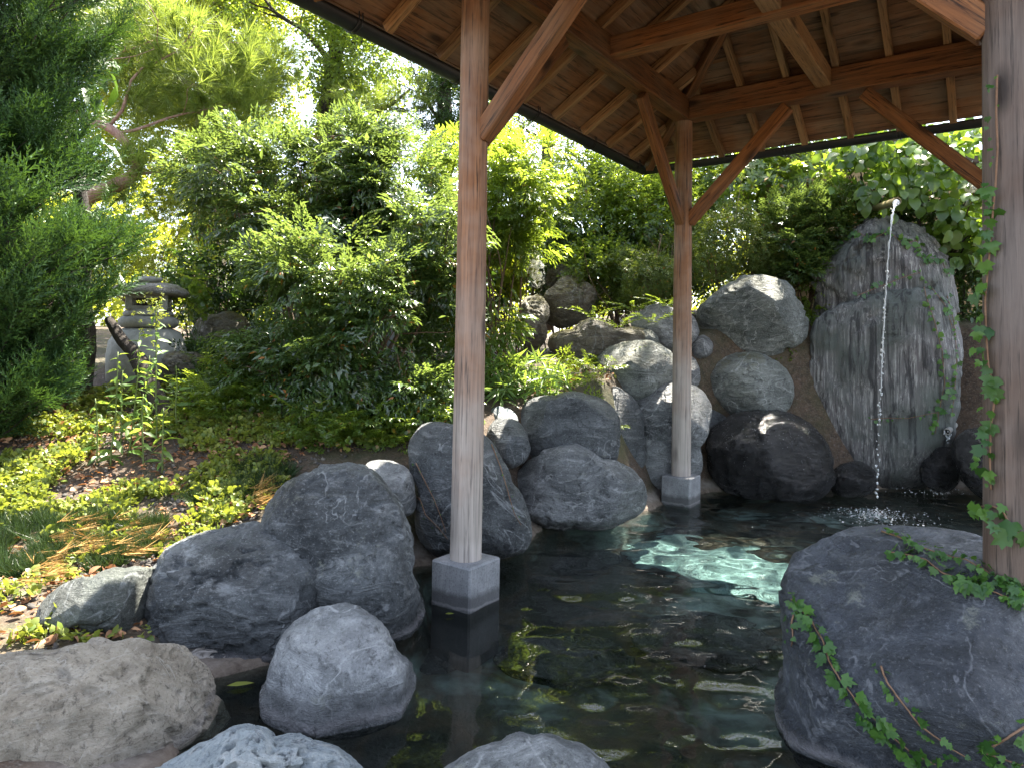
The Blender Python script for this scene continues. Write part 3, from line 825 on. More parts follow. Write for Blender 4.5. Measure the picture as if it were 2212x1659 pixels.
M['sunpatch_tint'] = rock_mat('painted_sunpatch', (0.20, 0.33, 0.33), (0.38, 0.55, 0.55), pale=(0.5, 0.62, 0.6), pale_amt=0.3, wet=-9)  # turquoise slabs added so the sun patch on the pool floor looks brighter
for lab, x, y, rx, ry, rot in (('added pale slab brightening the left tip of the sunlit water', 1445, 1288, 95, 48, 0.2), ('large added pale slab brightening the middle of the sunlit water', 1572, 1322, 105, 56, -0.3),
                               ('added pale slab brightening the sunlit water at the ivy boulder', 1705, 1356, 105, 58, 0.4)):
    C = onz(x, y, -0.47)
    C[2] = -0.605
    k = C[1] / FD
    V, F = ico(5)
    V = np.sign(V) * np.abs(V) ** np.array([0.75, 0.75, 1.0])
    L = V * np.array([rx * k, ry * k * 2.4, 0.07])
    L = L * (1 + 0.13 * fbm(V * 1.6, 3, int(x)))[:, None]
    link('added_sunpatch_slab', mesh_np('added_sunpatch_slab', L, F, M['sunpatch_tint']), None, lab, 'stone', 'added pale slabs brightening the sun patch under water', M=T(C) @ Matrix.Rotation(rot, 4, 'Z'))

# ------------------------------------------------------------------ pavilion
Uv, Vv = np.array([0.581, 0.814]), np.array([-0.814, 0.581])
P1 = np.array([-0.1974, 3.278])
LA, LB = 2.643, 2.08
P2, P4 = P1 + LA * Uv, P1 - LB * Vv
P3 = P2 - LB * Vv
ZB, HB, WB = 2.989, 0.176, 0.062
SLOPE, EAVE = 0.60, 0.585
PC = (P1 + P3) / 2
pav = empty('pavilion', (PC[0], PC[1], 0), 'open timber pavilion with round posts and hipped board roof over the pool', 'pavilion')
PO = Vector((PC[0], PC[1], 0))

def box_mesh(name, l, w, h, mat, bev=0.006, cham=False):
    bm = bmesh.new()
    bmesh.ops.create_cube(bm, size=1)
    for v in bm.verts:
        v.co = (v.co.x * l, v.co.y * w, v.co.z * h)
    if bev:
        bmesh.ops.bevel(bm, geom=list(bm.edges), offset=bev, segments=1, affect='EDGES')
    me = bpy.data.meshes.new(name)
    bm.to_mesh(me)
    bm.free()
    me.materials.append(mat)
    return me

def timber(name, a, b, w, h, mat, upref=(0, 0, 1), bev=0.006, parent=pav):
    """a squared timber from a to b (centre line)"""
    a, b = Vector(a), Vector(b)
    x = (b - a).normalized()
    y = Vector(upref).cross(x).normalized()
    z = x.cross(y)
    Mt = Matrix([[x[i], y[i], z[i], ((a + b) / 2)[i]] for i in range(3)] + [[0, 0, 0, 1]])
    return link(name, box_mesh(name, (b - a).length, w, h, mat, bev), parent, M=T(-Vector(parent.location)) @ Mt)

def tube_np(path, radii, seg=10, cap=True):
    path = np.array(path, float)
    n = len(path)
    radii = np.broadcast_to(np.array(radii, float), (n,))
    tan = np.gradient(path, axis=0)
    tan /= np.linalg.norm(tan, axis=1)[:, None] + 1e-9
    ref = np.array([0, 0, 1.0]) if abs(tan[0][2]) < 0.9 else np.array([1.0, 0, 0])
    V = []
    x = np.cross(tan[0], ref)
    x /= np.linalg.norm(x)
    for i in range(n):
        x = x - tan[i] * (x @ tan[i])
        x /= np.linalg.norm(x)
        y = np.cross(tan[i], x)
        a = np.arange(seg) * 2 * PI / seg
        V.append(path[i] + radii[i] * (np.outer(np.cos(a), x) + np.outer(np.sin(a), y)))
    V = np.concatenate(V)
    F = []
    for i in range(n - 1):
        for j in range(seg):
            k = (j + 1) % seg
            F.append((i * seg + j, i * seg + k, (i + 1) * seg + k, (i + 1) * seg + j))
    F = np.array(F)
    faces = [F]
    if cap:
        V = np.concatenate([V, [path[0], path[-1]]])
        tri = [(n * seg, (j + 1) % seg, j) for j in range(seg)] + [(n * seg + 1, (n - 1) * seg + j, (n - 1) * seg + (j + 1) % seg) for j in range(seg)]
        faces.append(np.array(tri))
    return V, faces

class Bag:
    """collects pieces of one mesh"""
    def __init__(s):
        s.V, s.F3, s.F4, s.n = [], [], [], 0
    def add(s, V, faces):
        for f in (faces if isinstance(faces, list) else [faces]):
            f = np.asarray(f)
            (s.F3 if f.shape[1] == 3 else s.F4).append(f + s.n)
        s.V.append(V)
        s.n += len(V)
    def mesh(s, name, mat, origin=(0, 0, 0), smooth=True):
        fs = [np.concatenate(x) for x in (s.F3, s.F4) if x]
        return mesh_np(name, np.concatenate(s.V) - np.array(origin, float), fs, mat, smooth=smooth)

def xyz(p, z):
    return np.array([p[0], p[1], z])

ZT = ZB + HB
for P, base, mat in ((P1, 0.203, M['wood_post']), (P2, 0.214, M['wood_post']), (P3, 0.17, M['wood_post']), (P4, 0.42, M['wood_near'])):
    zs = np.linspace(base, ZB, 26)
    path = np.stack([np.full(26, P[0]), np.full(26, P[1]), zs], -1)
    path[:, :2] += 0.004 * np.stack([vnoise(np.stack([zs * 0.8, zs * 0 + P[0], zs * 0], -1), 3), vnoise(np.stack([zs * 0.8, zs * 0 + P[1], zs * 0 + 9], -1), 4)], -1)
    V, F = tube_np(path, np.linspace(0.0745, 0.0665, 26), 28)
    F[0] = F[0][:, ::-1]
    link('post', mesh_np('post', V - xyz(P, base), F, mat), pav, M=T(xyz(P, base) - np.array(PO)))
for P, zt in ((P1, 0.203), (P2, 0.214), (P3, 0.17)):
    a = math.atan2(Uv[1], Uv[0])
    Mt = T(xyz(P, (zt - 0.6) / 2) - np.array(PO)) @ Matrix.Rotation(a, 4, 'Z')
    link('plinth', box_mesh('plinth', 0.232, 0.232, zt + 0.6, M['plinth'], 0.008), pav, M=Mt)
# wall plates on the post tops
zc = ZB + HB / 2
ov = 0.0
timber('beam', xyz(P1 + WB * Uv, zc), xyz(P2 + WB * Uv, zc), 2 * WB, HB, M['wood_beam'])
timber('beam', xyz(P2 - (WB + .001) * Vv, zc - .002), xyz(P3 + (WB + .001) * Vv, zc - .002), 2 * WB, HB, M['wood_beam'])
timber('beam', xyz(P4 - WB * Uv, zc), xyz(P3 + WB * Uv, zc), 2 * WB, HB, M['wood_beam'])
timber('beam', xyz(P1 - (WB + .001) * Vv - 0 * Uv, zc - .002), xyz(P4 + (WB + .001) * Vv, zc - .002), 2 * WB, HB, M['wood_beam'])
m12, m43 = (P1 + P2) / 2, (P4 + P3) / 2
m23, m14 = (P2 + P3) / 2, (P1 + P4) / 2
timber('tie_beam', xyz(m12 - .05 * Vv, 3.088), xyz(m43 + .05 * Vv, 3.088), 0.105, 0.125, M['wood_beam'])
timber('tie_beam', xyz(m23 - .05 * Uv, 3.104), xyz(m14 + .05 * Uv, 3.104), 0.105, 0.125, M['wood_rafter'])
# knee braces
for P, dirs in ((P1, (Uv, -Vv)), (P2, (-Uv, -Vv)), (P3, (-Uv, Vv)), (P4, (Uv, Vv))):
    for d in dirs:
        lo = xyz(P + 0.045 * d, ZB - 0.80)
        hi = xyz(P + 0.79 * d, ZB - 0.025)
        v = (hi - lo) / np.linalg.norm(hi - lo)
        sd = np.cross(v, [0, 0, 1])
        timber('brace', lo, hi, 0.066, 0.092, M['wood_beam'] if d is not dirs[0] or P is P2 else M['wood_beam'])

# roof: four hipped sides
ZR0 = ZT - 0.022                        # underside of a rafter above the plate axis
RH, RW = 0.062, 0.046
def roof_pt(P, along, inn, t, lift):
    """P corner post, t metres along the plate, lift above the rafter underside, inn = metres inwards from the plate"""
    q = P + along * t + inn[0] * inn[1]
    return xyz(q, ZR0 + SLOPE * inn[1] + lift)
cosr = 1 / math.sqrt(1 + SLOPE ** 2)
sides = [(P2, -Uv, -Vv, LA, [0.357 + 0.412 * k - 0.55 for k in range(9)]),       # left side, t from P2 towards P1
         (P2, -Vv, -Uv, LB, [0.016 + 0.33 * k - 0.22 for k in range(9)]),        # back side, t from P2 towards P3
         (P3, -Uv, Vv, LA, [0.357 + 0.412 * k - 0.55 for k in range(9)]),
         (P1, -Vv, Uv, LB, [0.016 + 0.33 * k - 0.22 for k in range(9)])]
EV = 0.555                               # rafter tails end here, outside the plate
for P, al, inw, LN, ts in sides:
    span_other = LB if LN == LA else LA
    apex = min(LA, LB) / 2
    for t in ts:
        top = min(t + 0.0, LN - t + 0.0, apex)           # the hip cuts a rafter that starts near a corner
        if top < -EV + 0.12:
            continue
        a = roof_pt(P, al, (inw, -EV), t, RH / 2)
        b = roof_pt(P, al, (inw, top - 0.03), t, RH / 2)
        timber('rafter', a, b, RW, RH, M['wood_rafter'], bev=0.003)
    # boards run along the eave, lapped
    d0 = -EV - 0.035
    bw = 0.155 + 0.01 * (LN == LA)
    k = 0
    while d0 < apex - 0.02:
        d1 = min(d0 + bw, apex)
        lift = RH + 0.004
        q = []
        for d, dz in ((d0, 0.004), (d1, 0.012)):
            q.append(roof_pt(P, al, (inw, d), d, lift + dz))
            q.append(roof_pt(P, al, (inw, d), LN - d, lift + dz))
        nrm = np.array([-inw[0] * SLOPE, -inw[1] * SLOPE, 1.0])
        nrm /= np.linalg.norm(nrm)
        g = 0.004 * np.append(inw, SLOPE)
        q[0] = q[0] + g; q[1] = q[1] + g
        V = np.array([q[0], q[1], q[3], q[2]])
        V = np.concatenate([V, V + nrm * 0.014])
        c = V.mean(0)
        ax = math.atan2(al[1], al[0])
        Rz = np.array([[math.cos(ax), -math.sin(ax), 0], [math.sin(ax), math.cos(ax), 0], [0, 0, 1]])
        F = np.array([(0, 1, 2, 3), (7, 6, 5, 4), (0, 4, 5, 1), (1, 5, 6, 2), (2, 6, 7, 3), (3, 7, 4, 0)])
        me = mesh_np('board', (V - c) @ Rz, F, M['wood_board'], smooth=False)
        link('board', me, pav, M=T(c - np.array(PO)) @ Matrix.Rotation(ax, 4, 'Z'))
        d0 = d1
        k += 1
# hip rafters
for P, d in ((P1, Uv - Vv), (P2, -Uv - Vv), (P3, -Uv + Vv), (P4, Uv + Vv)):
    lo = xyz(P - d * (EV - 0.01), ZR0 - SLOPE * (EV - 0.01) + 0.01)
    hi = xyz(P + d * (min(LA, LB) / 2 - 0.02), ZR0 + SLOPE * (min(LA, LB) / 2 - 0.02) + 0.01)
    timber('hip_rafter', lo, hi, 0.07, 0.085, M['wood_beam'])
# roofing above the boards
def roof_cover():
    ap = min(LA, LB) / 2
    o = EV + 0.06
    lift = RH + 0.055
    def cor(P, d, off, dz):
        return xyz(P - d * off, ZR0 - SLOPE * off + dz)
    ds = (Uv - Vv, -Uv - Vv, -Uv + Vv, Uv + Vv)
    low = [cor(P, d, o, lift) for P, d in zip((P1, P2, P3, P4), ds)]
    dr = [(P1 + P4) / 2 + Uv * ap, (P2 + P3) / 2 - Uv * ap]
    top = [xyz(x, ZR0 + SLOPE * ap + lift) for x in dr]
    V = np.array(low + top)
    V2 = V + np.array([0, 0, 0.05])
    A = np.concatenate([V, V2])
    F4 = []
    quad = [(0, 1, 5, 4), (2, 3, 4, 5)]
    tri = [(1, 2, 5), (3, 0, 4)]
    F4 = [tuple(reversed(q)) for q in quad] + [tuple(i + 6 for i in q) for q in quad]
    F3 = [tuple(reversed(q)) for q in tri] + [tuple(i + 6 for i in q) for q in tri]
    for i in range(4):
        j = (i + 1) % 4
        F4.append((j, i, i + 6, j + 6))
    link('roof', mesh_np('roof', A - np.array(PO), [np.array(F4), np.array(F3)], M['roofing'], smooth=False), pav)
    for i in range(4):
        j = (i + 1) % 4
        a, b = low[i] * 1, low[j] * 1
        timber('fascia', a + np.array([0, 0, -0.012]), b + np.array([0, 0, -0.012]), 0.03, 0.03, M['wood_rafter'], bev=0.002)
roof_cover()
# half round gutters and their hooks
GZ, GR = 2.838, 0.053
GE = EV + 0.075
cs = [xyz(P - d * GE, GZ) for P, d in zip((P1, P2, P3, P4), (Uv - Vv, -Uv - Vv, -Uv + Vv, Uv + Vv))]
for i, (a, b) in enumerate(((cs[0], cs[1]), (cs[1], cs[2]), (cs[2], cs[3]), (cs[3], cs[0]))):
    x = (b - a) / np.linalg.norm(b - a)
    y = np.array([-x[1], x[0], 0])
    th = np.linspace(PI, 2 * PI, 13)
    prof = np.concatenate([np.stack([np.cos(th) * GR, np.sin(th) * GR], -1), np.stack([np.cos(th[::-1]) * (GR - .004), np.sin(th[::-1]) * (GR - .004)], -1)])
    n = len(prof)
    e = GR * 0.6
    V = np.concatenate([a - x * 0 + np.outer(prof[:, 0], y) + np.outer(prof[:, 1], [0, 0, 1]), b + np.outer(prof[:, 0], y) + np.outer(prof[:, 1], [0, 0, 1])])
    F = np.array([(j, (j + 1) % n, n + (j + 1) % n, n + j) for j in range(n)])
    g = link('gutter', mesh_np('gutter', V - np.array(PO), F, M['gutter']), pav)
    L = np.linalg.norm(b - a)
    for s in np.arange(0.42, L - 0.1, 0.82):
        c = a + x * s
        for o2 in (-0.012, 0.012):
            th = np.linspace(0.9 * PI, 2.05 * PI, 12)
            pth = [c + x * o2 + y * (math.cos(t) * (GR + .006)) + np.array([0, 0, math.sin(t) * (GR + .006)]) for t in th]
            pth = [pth[0] + np.array([0, 0, 0.06])] + pth
            if o2 > 0:
                pth += [pth[-1] + np.array([0, 0, 0.012])]
            Vt, Ft = tube_np(pth, 0.0035, 5)
            link('hook', mesh_np('hook', Vt - c, Ft, M['gutter']), g, M=T(c - np.array(PO)))

# ------------------------------------------------------------------ leaf machinery
def leaf_tpl(l, w, kind='lance', fold=0.25, curl=0.2):
    """one leaf, base at the origin, pointing +Y, face up +Z"""
    if kind == 'lance':
        prof = [(0.0, 0.04), (0.35, 1.0), (0.7, 0.72)]
    elif kind == 'round':
        prof = [(0.0, 0.35), (0.28, 0.95), (0.6, 0.95), (0.86, 0.5)]
    elif kind == 'spat':
        prof = [(0.0, 0.06), (0.45, 0.6), (0.78, 1.0)]
    elif kind == 'dia':
        V = np.array([(0, 0, 0), (w / 2, l * .38, fold * w / 2 - curl * l * .15), (0, l, -curl * l), (-w / 2, l * .38, fold * w / 2 - curl * l * .15)])
        return V, np.array([(0, 1, 2), (0, 2, 3)])
    elif kind == 'hex':
        V = np.array([(w * .1, 0, 0), (w * .5, l * .32, fold * w * .3 - curl * l * .1), (w * .40, l * .72, fold * w * .3 - curl * l * .5), (0, l, -curl * l),
                      (-w * .40, l * .72, fold * w * .3 - curl * l * .5), (-w * .5, l * .32, fold * w * .3 - curl * l * .1)])
        return V, np.array([(0, 1, 5), (1, 2, 5), (5, 2, 4), (4, 2, 3)])
    elif kind == 'needle':
        V = np.array([(-w / 2, 0, 0), (w / 2, 0, 0), (0, l, 0.0)])
        return V, np.array([(0, 1, 2)])
    elif kind == 'tiny':
        V = np.array([(0, 0, 0), (w / 2, l * .5, fold * w / 2), (0, l, -curl * l * .3), (-w / 2, l * .5, fold * w / 2)])
        return V, np.array([(0, 1, 2), (0, 2, 3)])
    V, F = [], []
    for (u, k) in prof:
        z = -curl * l * u * u
        V += [(-w / 2 * k, l * u, z + fold * w / 2 * k), (0, l * u, z), (w / 2 * k, l * u, z + fold * w / 2 * k)]
    V.append((0, l, -curl * l))
    n = len(prof)
    for i in range(n - 1):
        a = 3 * i
        F += [(a, a + 1, a + 4), (a, a + 4, a + 3), (a + 1, a + 2, a + 5), (a + 1, a + 5, a + 4)]
    a = 3 * (n - 1)
    F += [(a, a + 1, 3 * n), (a + 1, a + 2, 3 * n)]
    return np.array(V), np.array(F)

def ivy_tpl(s):
    pts = [(0, 0.0), (0.22, -0.12), (0.42, 0.05), (0.62, 0.30), (0.36, 0.42), (0.40, 0.72), (0.16, 0.66), (0, 1.05)]
    right = [(x * s, y * s) for x, y in pts]
    ring = right + [(-x, y) for x, y in right[-2:0:-1]]
    V = [(0, 0.38 * s, -0.02 * s)] + [(x, y, 0.10 * abs(x) - 0.10 * y * y / s) for x, y in ring]
    n = len(ring)
    F = [(0, i + 1, (i + 1) % n + 1) for i in range(n)]
    return np.array(V), np.array(F)

def eul(rx, ry, rz):
    return np.array(Matrix.Rotation(rz, 3, 'Z') @ Matrix.Rotation(ry, 3, 'Y') @ Matrix.Rotation(rx, 3, 'X'))

def sprig(leaf, places):
    """places: list of (pos, rot3x3, scale) -> combined template with leaf ids"""
    lv, lf = leaf
    V, F, I = [], [], []
    for k, (p, R, s) in enumerate(places):
        V.append((lv * s) @ R.T + np.array(p))
        F.append(lf + k * len(lv))
        I.append(np.full(len(lv), k))
    return np.concatenate(V), np.concatenate(F), np.concatenate(I)

def sp_pinnate(l, w, pairs, length, kind='lance', droop=0.3):
    pl = []
    for i in range(pairs):
        t = (i + 0.6) / pairs
        for sgn in (-1, 1):
            pl.append(((0, length * t, -droop * length * t * t), eul(-0.15 - random.random() * 0.5, sgn * random.uniform(.0, .5), -sgn * random.uniform(0.6, 1.1)), random.uniform(.75, 1.1)))
    pl.append(((0, length, -droop * length), eul(-0.4, 0, random.uniform(-.3, .3)), 1.0))
    return sprig(leaf_tpl(l, w, 'dia' if kind == 'lance' else kind), pl)

def sp_nandina(l=0.05, w=0.015):
    """a three times pinnate frond: small fans of leaflets on side stalks"""
    pl = []
    for b in range(5):
        t = (b + 0.5) / 5
        for sgn in (-1, 1):
            base = np.array([0, 0.16 * t, -0.03 * t])
            dr = np.array([sgn * 0.8, 0.55, -0.15])
            ln = 0.085 * (1 - 0.5 * t)
            for k in range(4):
                u = (k + 0.3) / 3.2
                p = base + dr * ln * u
                pl.append((p, eul(random.uniform(-.6, .1), random.uniform(-.5, .5), -sgn * random.uniform(0.3, 1.3) + (k % 2) * .8 * sgn), random.uniform(.7, 1.1)))
    pl.append(((0, .17, -.03), eul(-.3, 0, 0), 1.1))
    return sprig(leaf_tpl(l, w * 1.1, 'dia'), pl)

def sp_whorl(l, w, n=7, kind='spat', tilt=0.35):
    pl = []
    for i in range(n):
        a = i * 2 * PI / n + random.uniform(-.25, .25)
        R = np.array(Matrix.Rotation(a, 3, 'Y')) @ eul(PI / 2 * 0 + random.uniform(-.1, .1), 0, 0)
        # whorl about +Y: leaf points outwards and forwards
        d = np.array([math.sin(a), 0.35 + random.uniform(-.2, .4), math.cos(a)])
        d /= np.linalg.norm(d)
        z = np.array([0, 1.0, 0]) - d * d[1]
        z /= np.linalg.norm(z)
        x = np.cross(d, z)
        pl.append((d * 0.004, np.stack([x, d, z], -1), random.uniform(.75, 1.1)))
    return sprig(leaf_tpl(l, w * (1.1 if kind == 'lance' else 1), {'lance': 'dia', 'round': 'hex', 'spat': 'hex'}[kind]), pl)

def sp_twig(l, w, n, length, kind='lance', spread=0.9):
    pl = []
    for i in range(n):
        t = (i + 0.5) / n
        sgn = 1 if i % 2 else -1
        pl.append(((random.uniform(-.01, .01), length * t, random.uniform(-.012, .012)), eul(random.uniform(-.8, .3), random.uniform(-.7, .7), -sgn * random.uniform(.35, spread + .4)), random.uniform(.65, 1.15)))
    return sprig(leaf_tpl(l, w * (1.1 if kind == 'lance' else 1), {'lance': 'dia', 'round': 'hex', 'spat': 'hex'}[kind]), pl)

def sp_needles(l, w, n, length=0.05, cone=0.9):
    pl = []
    for i in range(n):
        a = random.uniform(0, 2 * PI)
        c = random.uniform(0.15, cone)
        d = np.array([math.sin(c) * math.cos(a), math.cos(c), math.sin(c) * math.sin(a)])
        z = np.cross(d, np.array([random.gauss(0, 1), random.gauss(0, 1), random.gauss(0, 1)]))
        z /= np.linalg.norm(z)
        pl.append(((0, length * random.random(), 0), np.stack([np.cross(d, z), d, z], -1), random.uniform(.75, 1.1)))
    return sprig(leaf_tpl(l, w, 'needle'), pl)

def sp_cedar(length=0.24, sides=7, needles=26):
    pl = []
    axes = [(np.array([0, 0, 0.]), np.array([0, 1.0, 0.0]), length)]
    for i in range(sides):
        t = 0.1 + 0.75 * i / sides
        sgn = 1 if i % 2 else -1
        axes.append((np.array([0, length * t, 0.0]), np.array([sgn * 0.62, 0.78, random.uniform(-.15, .45)]), length * (0.62 - 0.4 * t)))
    for o, d, ln in axes:
        d = d / np.linalg.norm(d)
        m = max(6, int(needles * ln / length * 1.15))
        for k in range(m):
            t = k / m
            a = k * 2.4
            p1 = np.cross(d, [0, 0, 1.0])
            p1 /= np.linalg.norm(p1)
            p2 = np.cross(d, p1)
            nd = d * 0.85 + 0.6 * (math.cos(a) * p1 + math.sin(a) * p2)
            nd /= np.linalg.norm(nd)
            z = np.cross(nd, p1 if abs(nd @ p1) < .8 else p2)
            z /= np.linalg.norm(z)
            pl.append((o + d * ln * t + np.array([0, 0, 0.12 * (ln * t) ** 2 / length]), np.stack([np.cross(nd, z), nd, z], -1), 1.15 - 0.45 * t))
    return sprig(leaf_tpl(0.030, 0.0082, 'needle'), pl)

def frames(D, roll=0.35, up=(0, 0, 1.0)):
    """rotation matrices with +Y along D and +Z as near to up as it goes"""
    D = D / np.linalg.norm(D, axis=1)[:, None]
    n = len(D)
    upv = np.array(up)[None, :] + rng.normal(0, roll, (n, 3))
    X = np.cross(D, upv)
    X /= np.linalg.norm(X, axis=1)[:, None] + 1e-9
    Zv = np.cross(X, D)
    return np.stack([X, D, Zv], -1)

def scatter(tpls, P, R, s):
    """instances of sprig templates joined into arrays; tpls is a list used in turn"""
    outV, outF, outR, base = [], [], [], 0
    pick = rng.integers(0, len(tpls), len(P))
    for k, (tv, tf, ti) in enumerate(tpls):
        m = pick == k
        n = int(m.sum())
        if not n:
            continue
        V = np.einsum('nij,vj->nvi', R[m], tv) * s[m][:, None, None] + P[m][:, None, :]
        F = tf[None] + (np.arange(n) * len(tv))[:, None, None] + base
        r = rng.random((n, ti.max() + 1))
        plant = np.clip(rng.normal(0.0, 0.12, n), -.3, .3)
        rv = np.clip(0.03 + 0.94 * r[:, ti] + plant[:, None] * (r[:, ti] < .95), 0, 1)
        rv = np.where(r[:, ti] > 0.985, 0.995, np.minimum(rv, 0.965))
        outV.append(V.reshape(-1, 3))
        outF.append(F.reshape(-1, 3))
        outR.append(rv.ravel())
        base += n * len(tv)
    return np.concatenate(outV), np.concatenate(outF), np.concatenate(outR)

def blob_points(blobs, n, shell=0.55, gap=0.0, seed=1, freq=2.2, keep_back=0.5, flat=0.0):
    """points near the skin of a union of ellipsoids [(centre, radii)], thinned by noise into clumps"""
    vol = np.array([np.prod(r) ** (2 / 3) for c, r in blobs])
    cnt = np.maximum(1, (n * vol / vol.sum() * 1.0)).astype(int)
    PP, DD = [], []
    for (c, r), m in zip(blobs, cnt):
        m2 = int(m * 2.6) + 8
        d = rng.normal(0, 1, (m2, 3))
        d /= np.linalg.norm(d, axis=1)[:, None]
        rad = 1 - (1 - shell) * rng.random(m2) ** 1.6
        bump = 1 + 0.22 * fbm(d * 2.1 + np.array(c), 2, seed)
        p = np.array(c) + d * (rad * bump)[:, None] * np.array(r)
        back = (p - np.array(c)) @ (np.array(c) - CAM) > 0.15 * np.linalg.norm(np.array(c) - CAM) * np.mean(r)
        ok = (~back) | (rng.random(m2) < keep_back)
        if gap > -1:
            ok &= vnoise(p * freq, seed + 3) > gap - 0.35
        p, d = p[ok][:m], d[ok][:m]
        PP.append(p)
        DD.append(d / np.array(r) * np.mean(r))
    return np.concatenate(PP), np.concatenate(DD)

def limb(bag, a, b, r0, r1, n=7, wob=0.08, seg=8, sag=0.0):
    a, b = np.array(a, float), np.array(b, float)
    t = np.linspace(0, 1, n)
    L = np.linalg.norm(b - a)
    pts = a + (b - a) * t[:, None]
    k = rng.integers(0, 999)
    w = np.stack([vnoise(np.stack([t * 2.5 + k, t * 0 + j * 7.3, t * 0], -1), 40 + j) for j in range(3)], -1)
    pts = pts + w * (wob * L) * np.sin(t * PI * 0.9)[:, None]
    pts[:, 2] -= sag * L * t * t
    V, F = tube_np(pts, r0 + (r1 - r0) * t, seg)
    bag.add(V, F)
    return pts

def leaf_parts(parent, me, Ps, Ds, sc, roll=0.4, up=(0, 0, 1.0)):
    R = frames(np.array(Ds), roll, up)
    c = np.array(parent.location)
    for p, r3, s in zip(Ps, R, sc):
        Mt = Matrix([[*(r3[i] * s), (np.array(p) - c)[i]] for i in range(3)] + [[0, 0, 0, 1]])
        link('leaf', me, parent, M=Mt)

def plant(name, label, cat, base, blobs, tpls, mat, n, sc=(0.8, 1.2), stems=6, stem_r=0.012, stem_mat='stem', group=None, up=0.4, rand=0.5, seed=1, gap=0.0, shell=0.55, roll=0.35, freq=2.2, keep_back=0.5, part='foliage', down=0.0, big=None):
    """a shrub: stems from its base into the crown, and the leaves of the crown"""
    base = np.array(base, float)
    o = empty(name, base, label, cat, group)
    P, D = blob_points(blobs, n, shell, gap, seed, freq, keep_back)
    D = D / np.linalg.norm(D, axis=1)[:, None] + np.array([0, 0, up - down]) + rng.normal(0, rand, D.shape)
    V, F, r = scatter(tpls, P, frames(D, roll), rng.uniform(sc[0], sc[1], len(P)))
    link(part, mesh_np(part, V - base, F, M[mat], r), o, kind='stuff')
    if big:
        tl, nb, sc2 = big
        Pb, Db = blob_points(blobs, nb, 0.92, -1, seed + 7, 2, 0.02)
        keep = (Pb - np.mean([b0[0] for b0 in blobs], axis=0)) @ (CAM - base) > 0
        Pb, Db = Pb[keep], Db[keep]
        Db = Db / np.linalg.norm(Db, axis=1)[:, None] + rng.normal(0, .7, Db.shape) + np.array([0, 0, -.2])
        for k3, rv in enumerate((0.2, 0.5, 0.8)):
            lm = mesh_np('leaf', tl[0], tl[1], M[mat], np.full(len(tl[0]), rv))
            q3 = slice(k3, None, 3)
            if len(Pb[q3]):
                leaf_parts(o, lm, Pb[q3], Db[q3], rng.uniform(sc2[0], sc2[1], len(Pb[q3])), .5)
    if stems:
        g = Bag()
        for i in range(stems):
            c, rr = blobs[rng.integers(0, len(blobs))]
            tgt = np.array(c) + rng.normal(0, 0.4, 3) * np.array(rr)
            st = base + np.append(rng.normal(0, 0.05 + 0.1 * np.mean(rr), 2), -0.05)
            pts = limb(g, st, tgt, stem_r, stem_r * 0.45, 8, 0.06, 6)
            for k in range(3):
                q = pts[rng.integers(3, 8)]
                limb(g, q, q + rng.normal(0, 0.45, 3) * np.array(rr) + np.array([0, 0, 0.1]), stem_r * 0.5, stem_r * 0.2, 5, 0.05, 5)
        link('stem', g.mesh('stem', M[stem_mat], base), o, kind='stuff')
    return o

def blob(px, py, Y, rx, ry, rd=None):
    """ellipsoid given in picture units at depth Y"""
    k = Y / FD
    return (W(px, py, Y), (rx * k, (rd if rd is not None else (rx + ry) / 2 * k), ry * k))

def gpt(px, Y):
    """ground point under picture column px at depth Y"""
    x = (px - CX) / FD * Y
    return np.array([x, Y, float(ground_z(np.array([x]), np.array([Y]))[0])])

TP_NAN = [sp_nandina(0.052, 0.016) for _ in range(3)]
TP_NAN_S = [sp_nandina(0.040, 0.012) for _ in range(2)]
TP_BROAD = [sp_twig(0.055, 0.026, 9, 0.16) for _ in range(3)]
TP_MAPLE = [sp_twig(0.042, 0.024, 10, 0.16) for _ in range(3)]
TP_AZA = [sp_whorl(0.022, 0.008, 7, 'spat') for _ in range(2)] + [sp_twig(0.020, 0.008, 9, 0.06) for _ in range(2)]
TP_PITTO = [sp_whorl(0.075, 0.027, 8, 'spat') for _ in range(3)]
TP_PINE = [sp_needles(0.17, 0.005, 34, 0.06, 1.2) for _ in range(3)]
TP_CYP = [sp_twig(0.035, 0.013, 16, 0.13, 'lance', 0.8) for _ in range(3)]
TP_CEDAR = [sp_cedar() for _ in range(3)]
TP_FERN = [sp_pinnate(0.05, 0.013, 9, 0.30, 'lance', 0.35) for _ in range(2)]
TP_SASA = [sp_whorl(0.13, 0.02, 6, 'lance') for _ in range(3)]

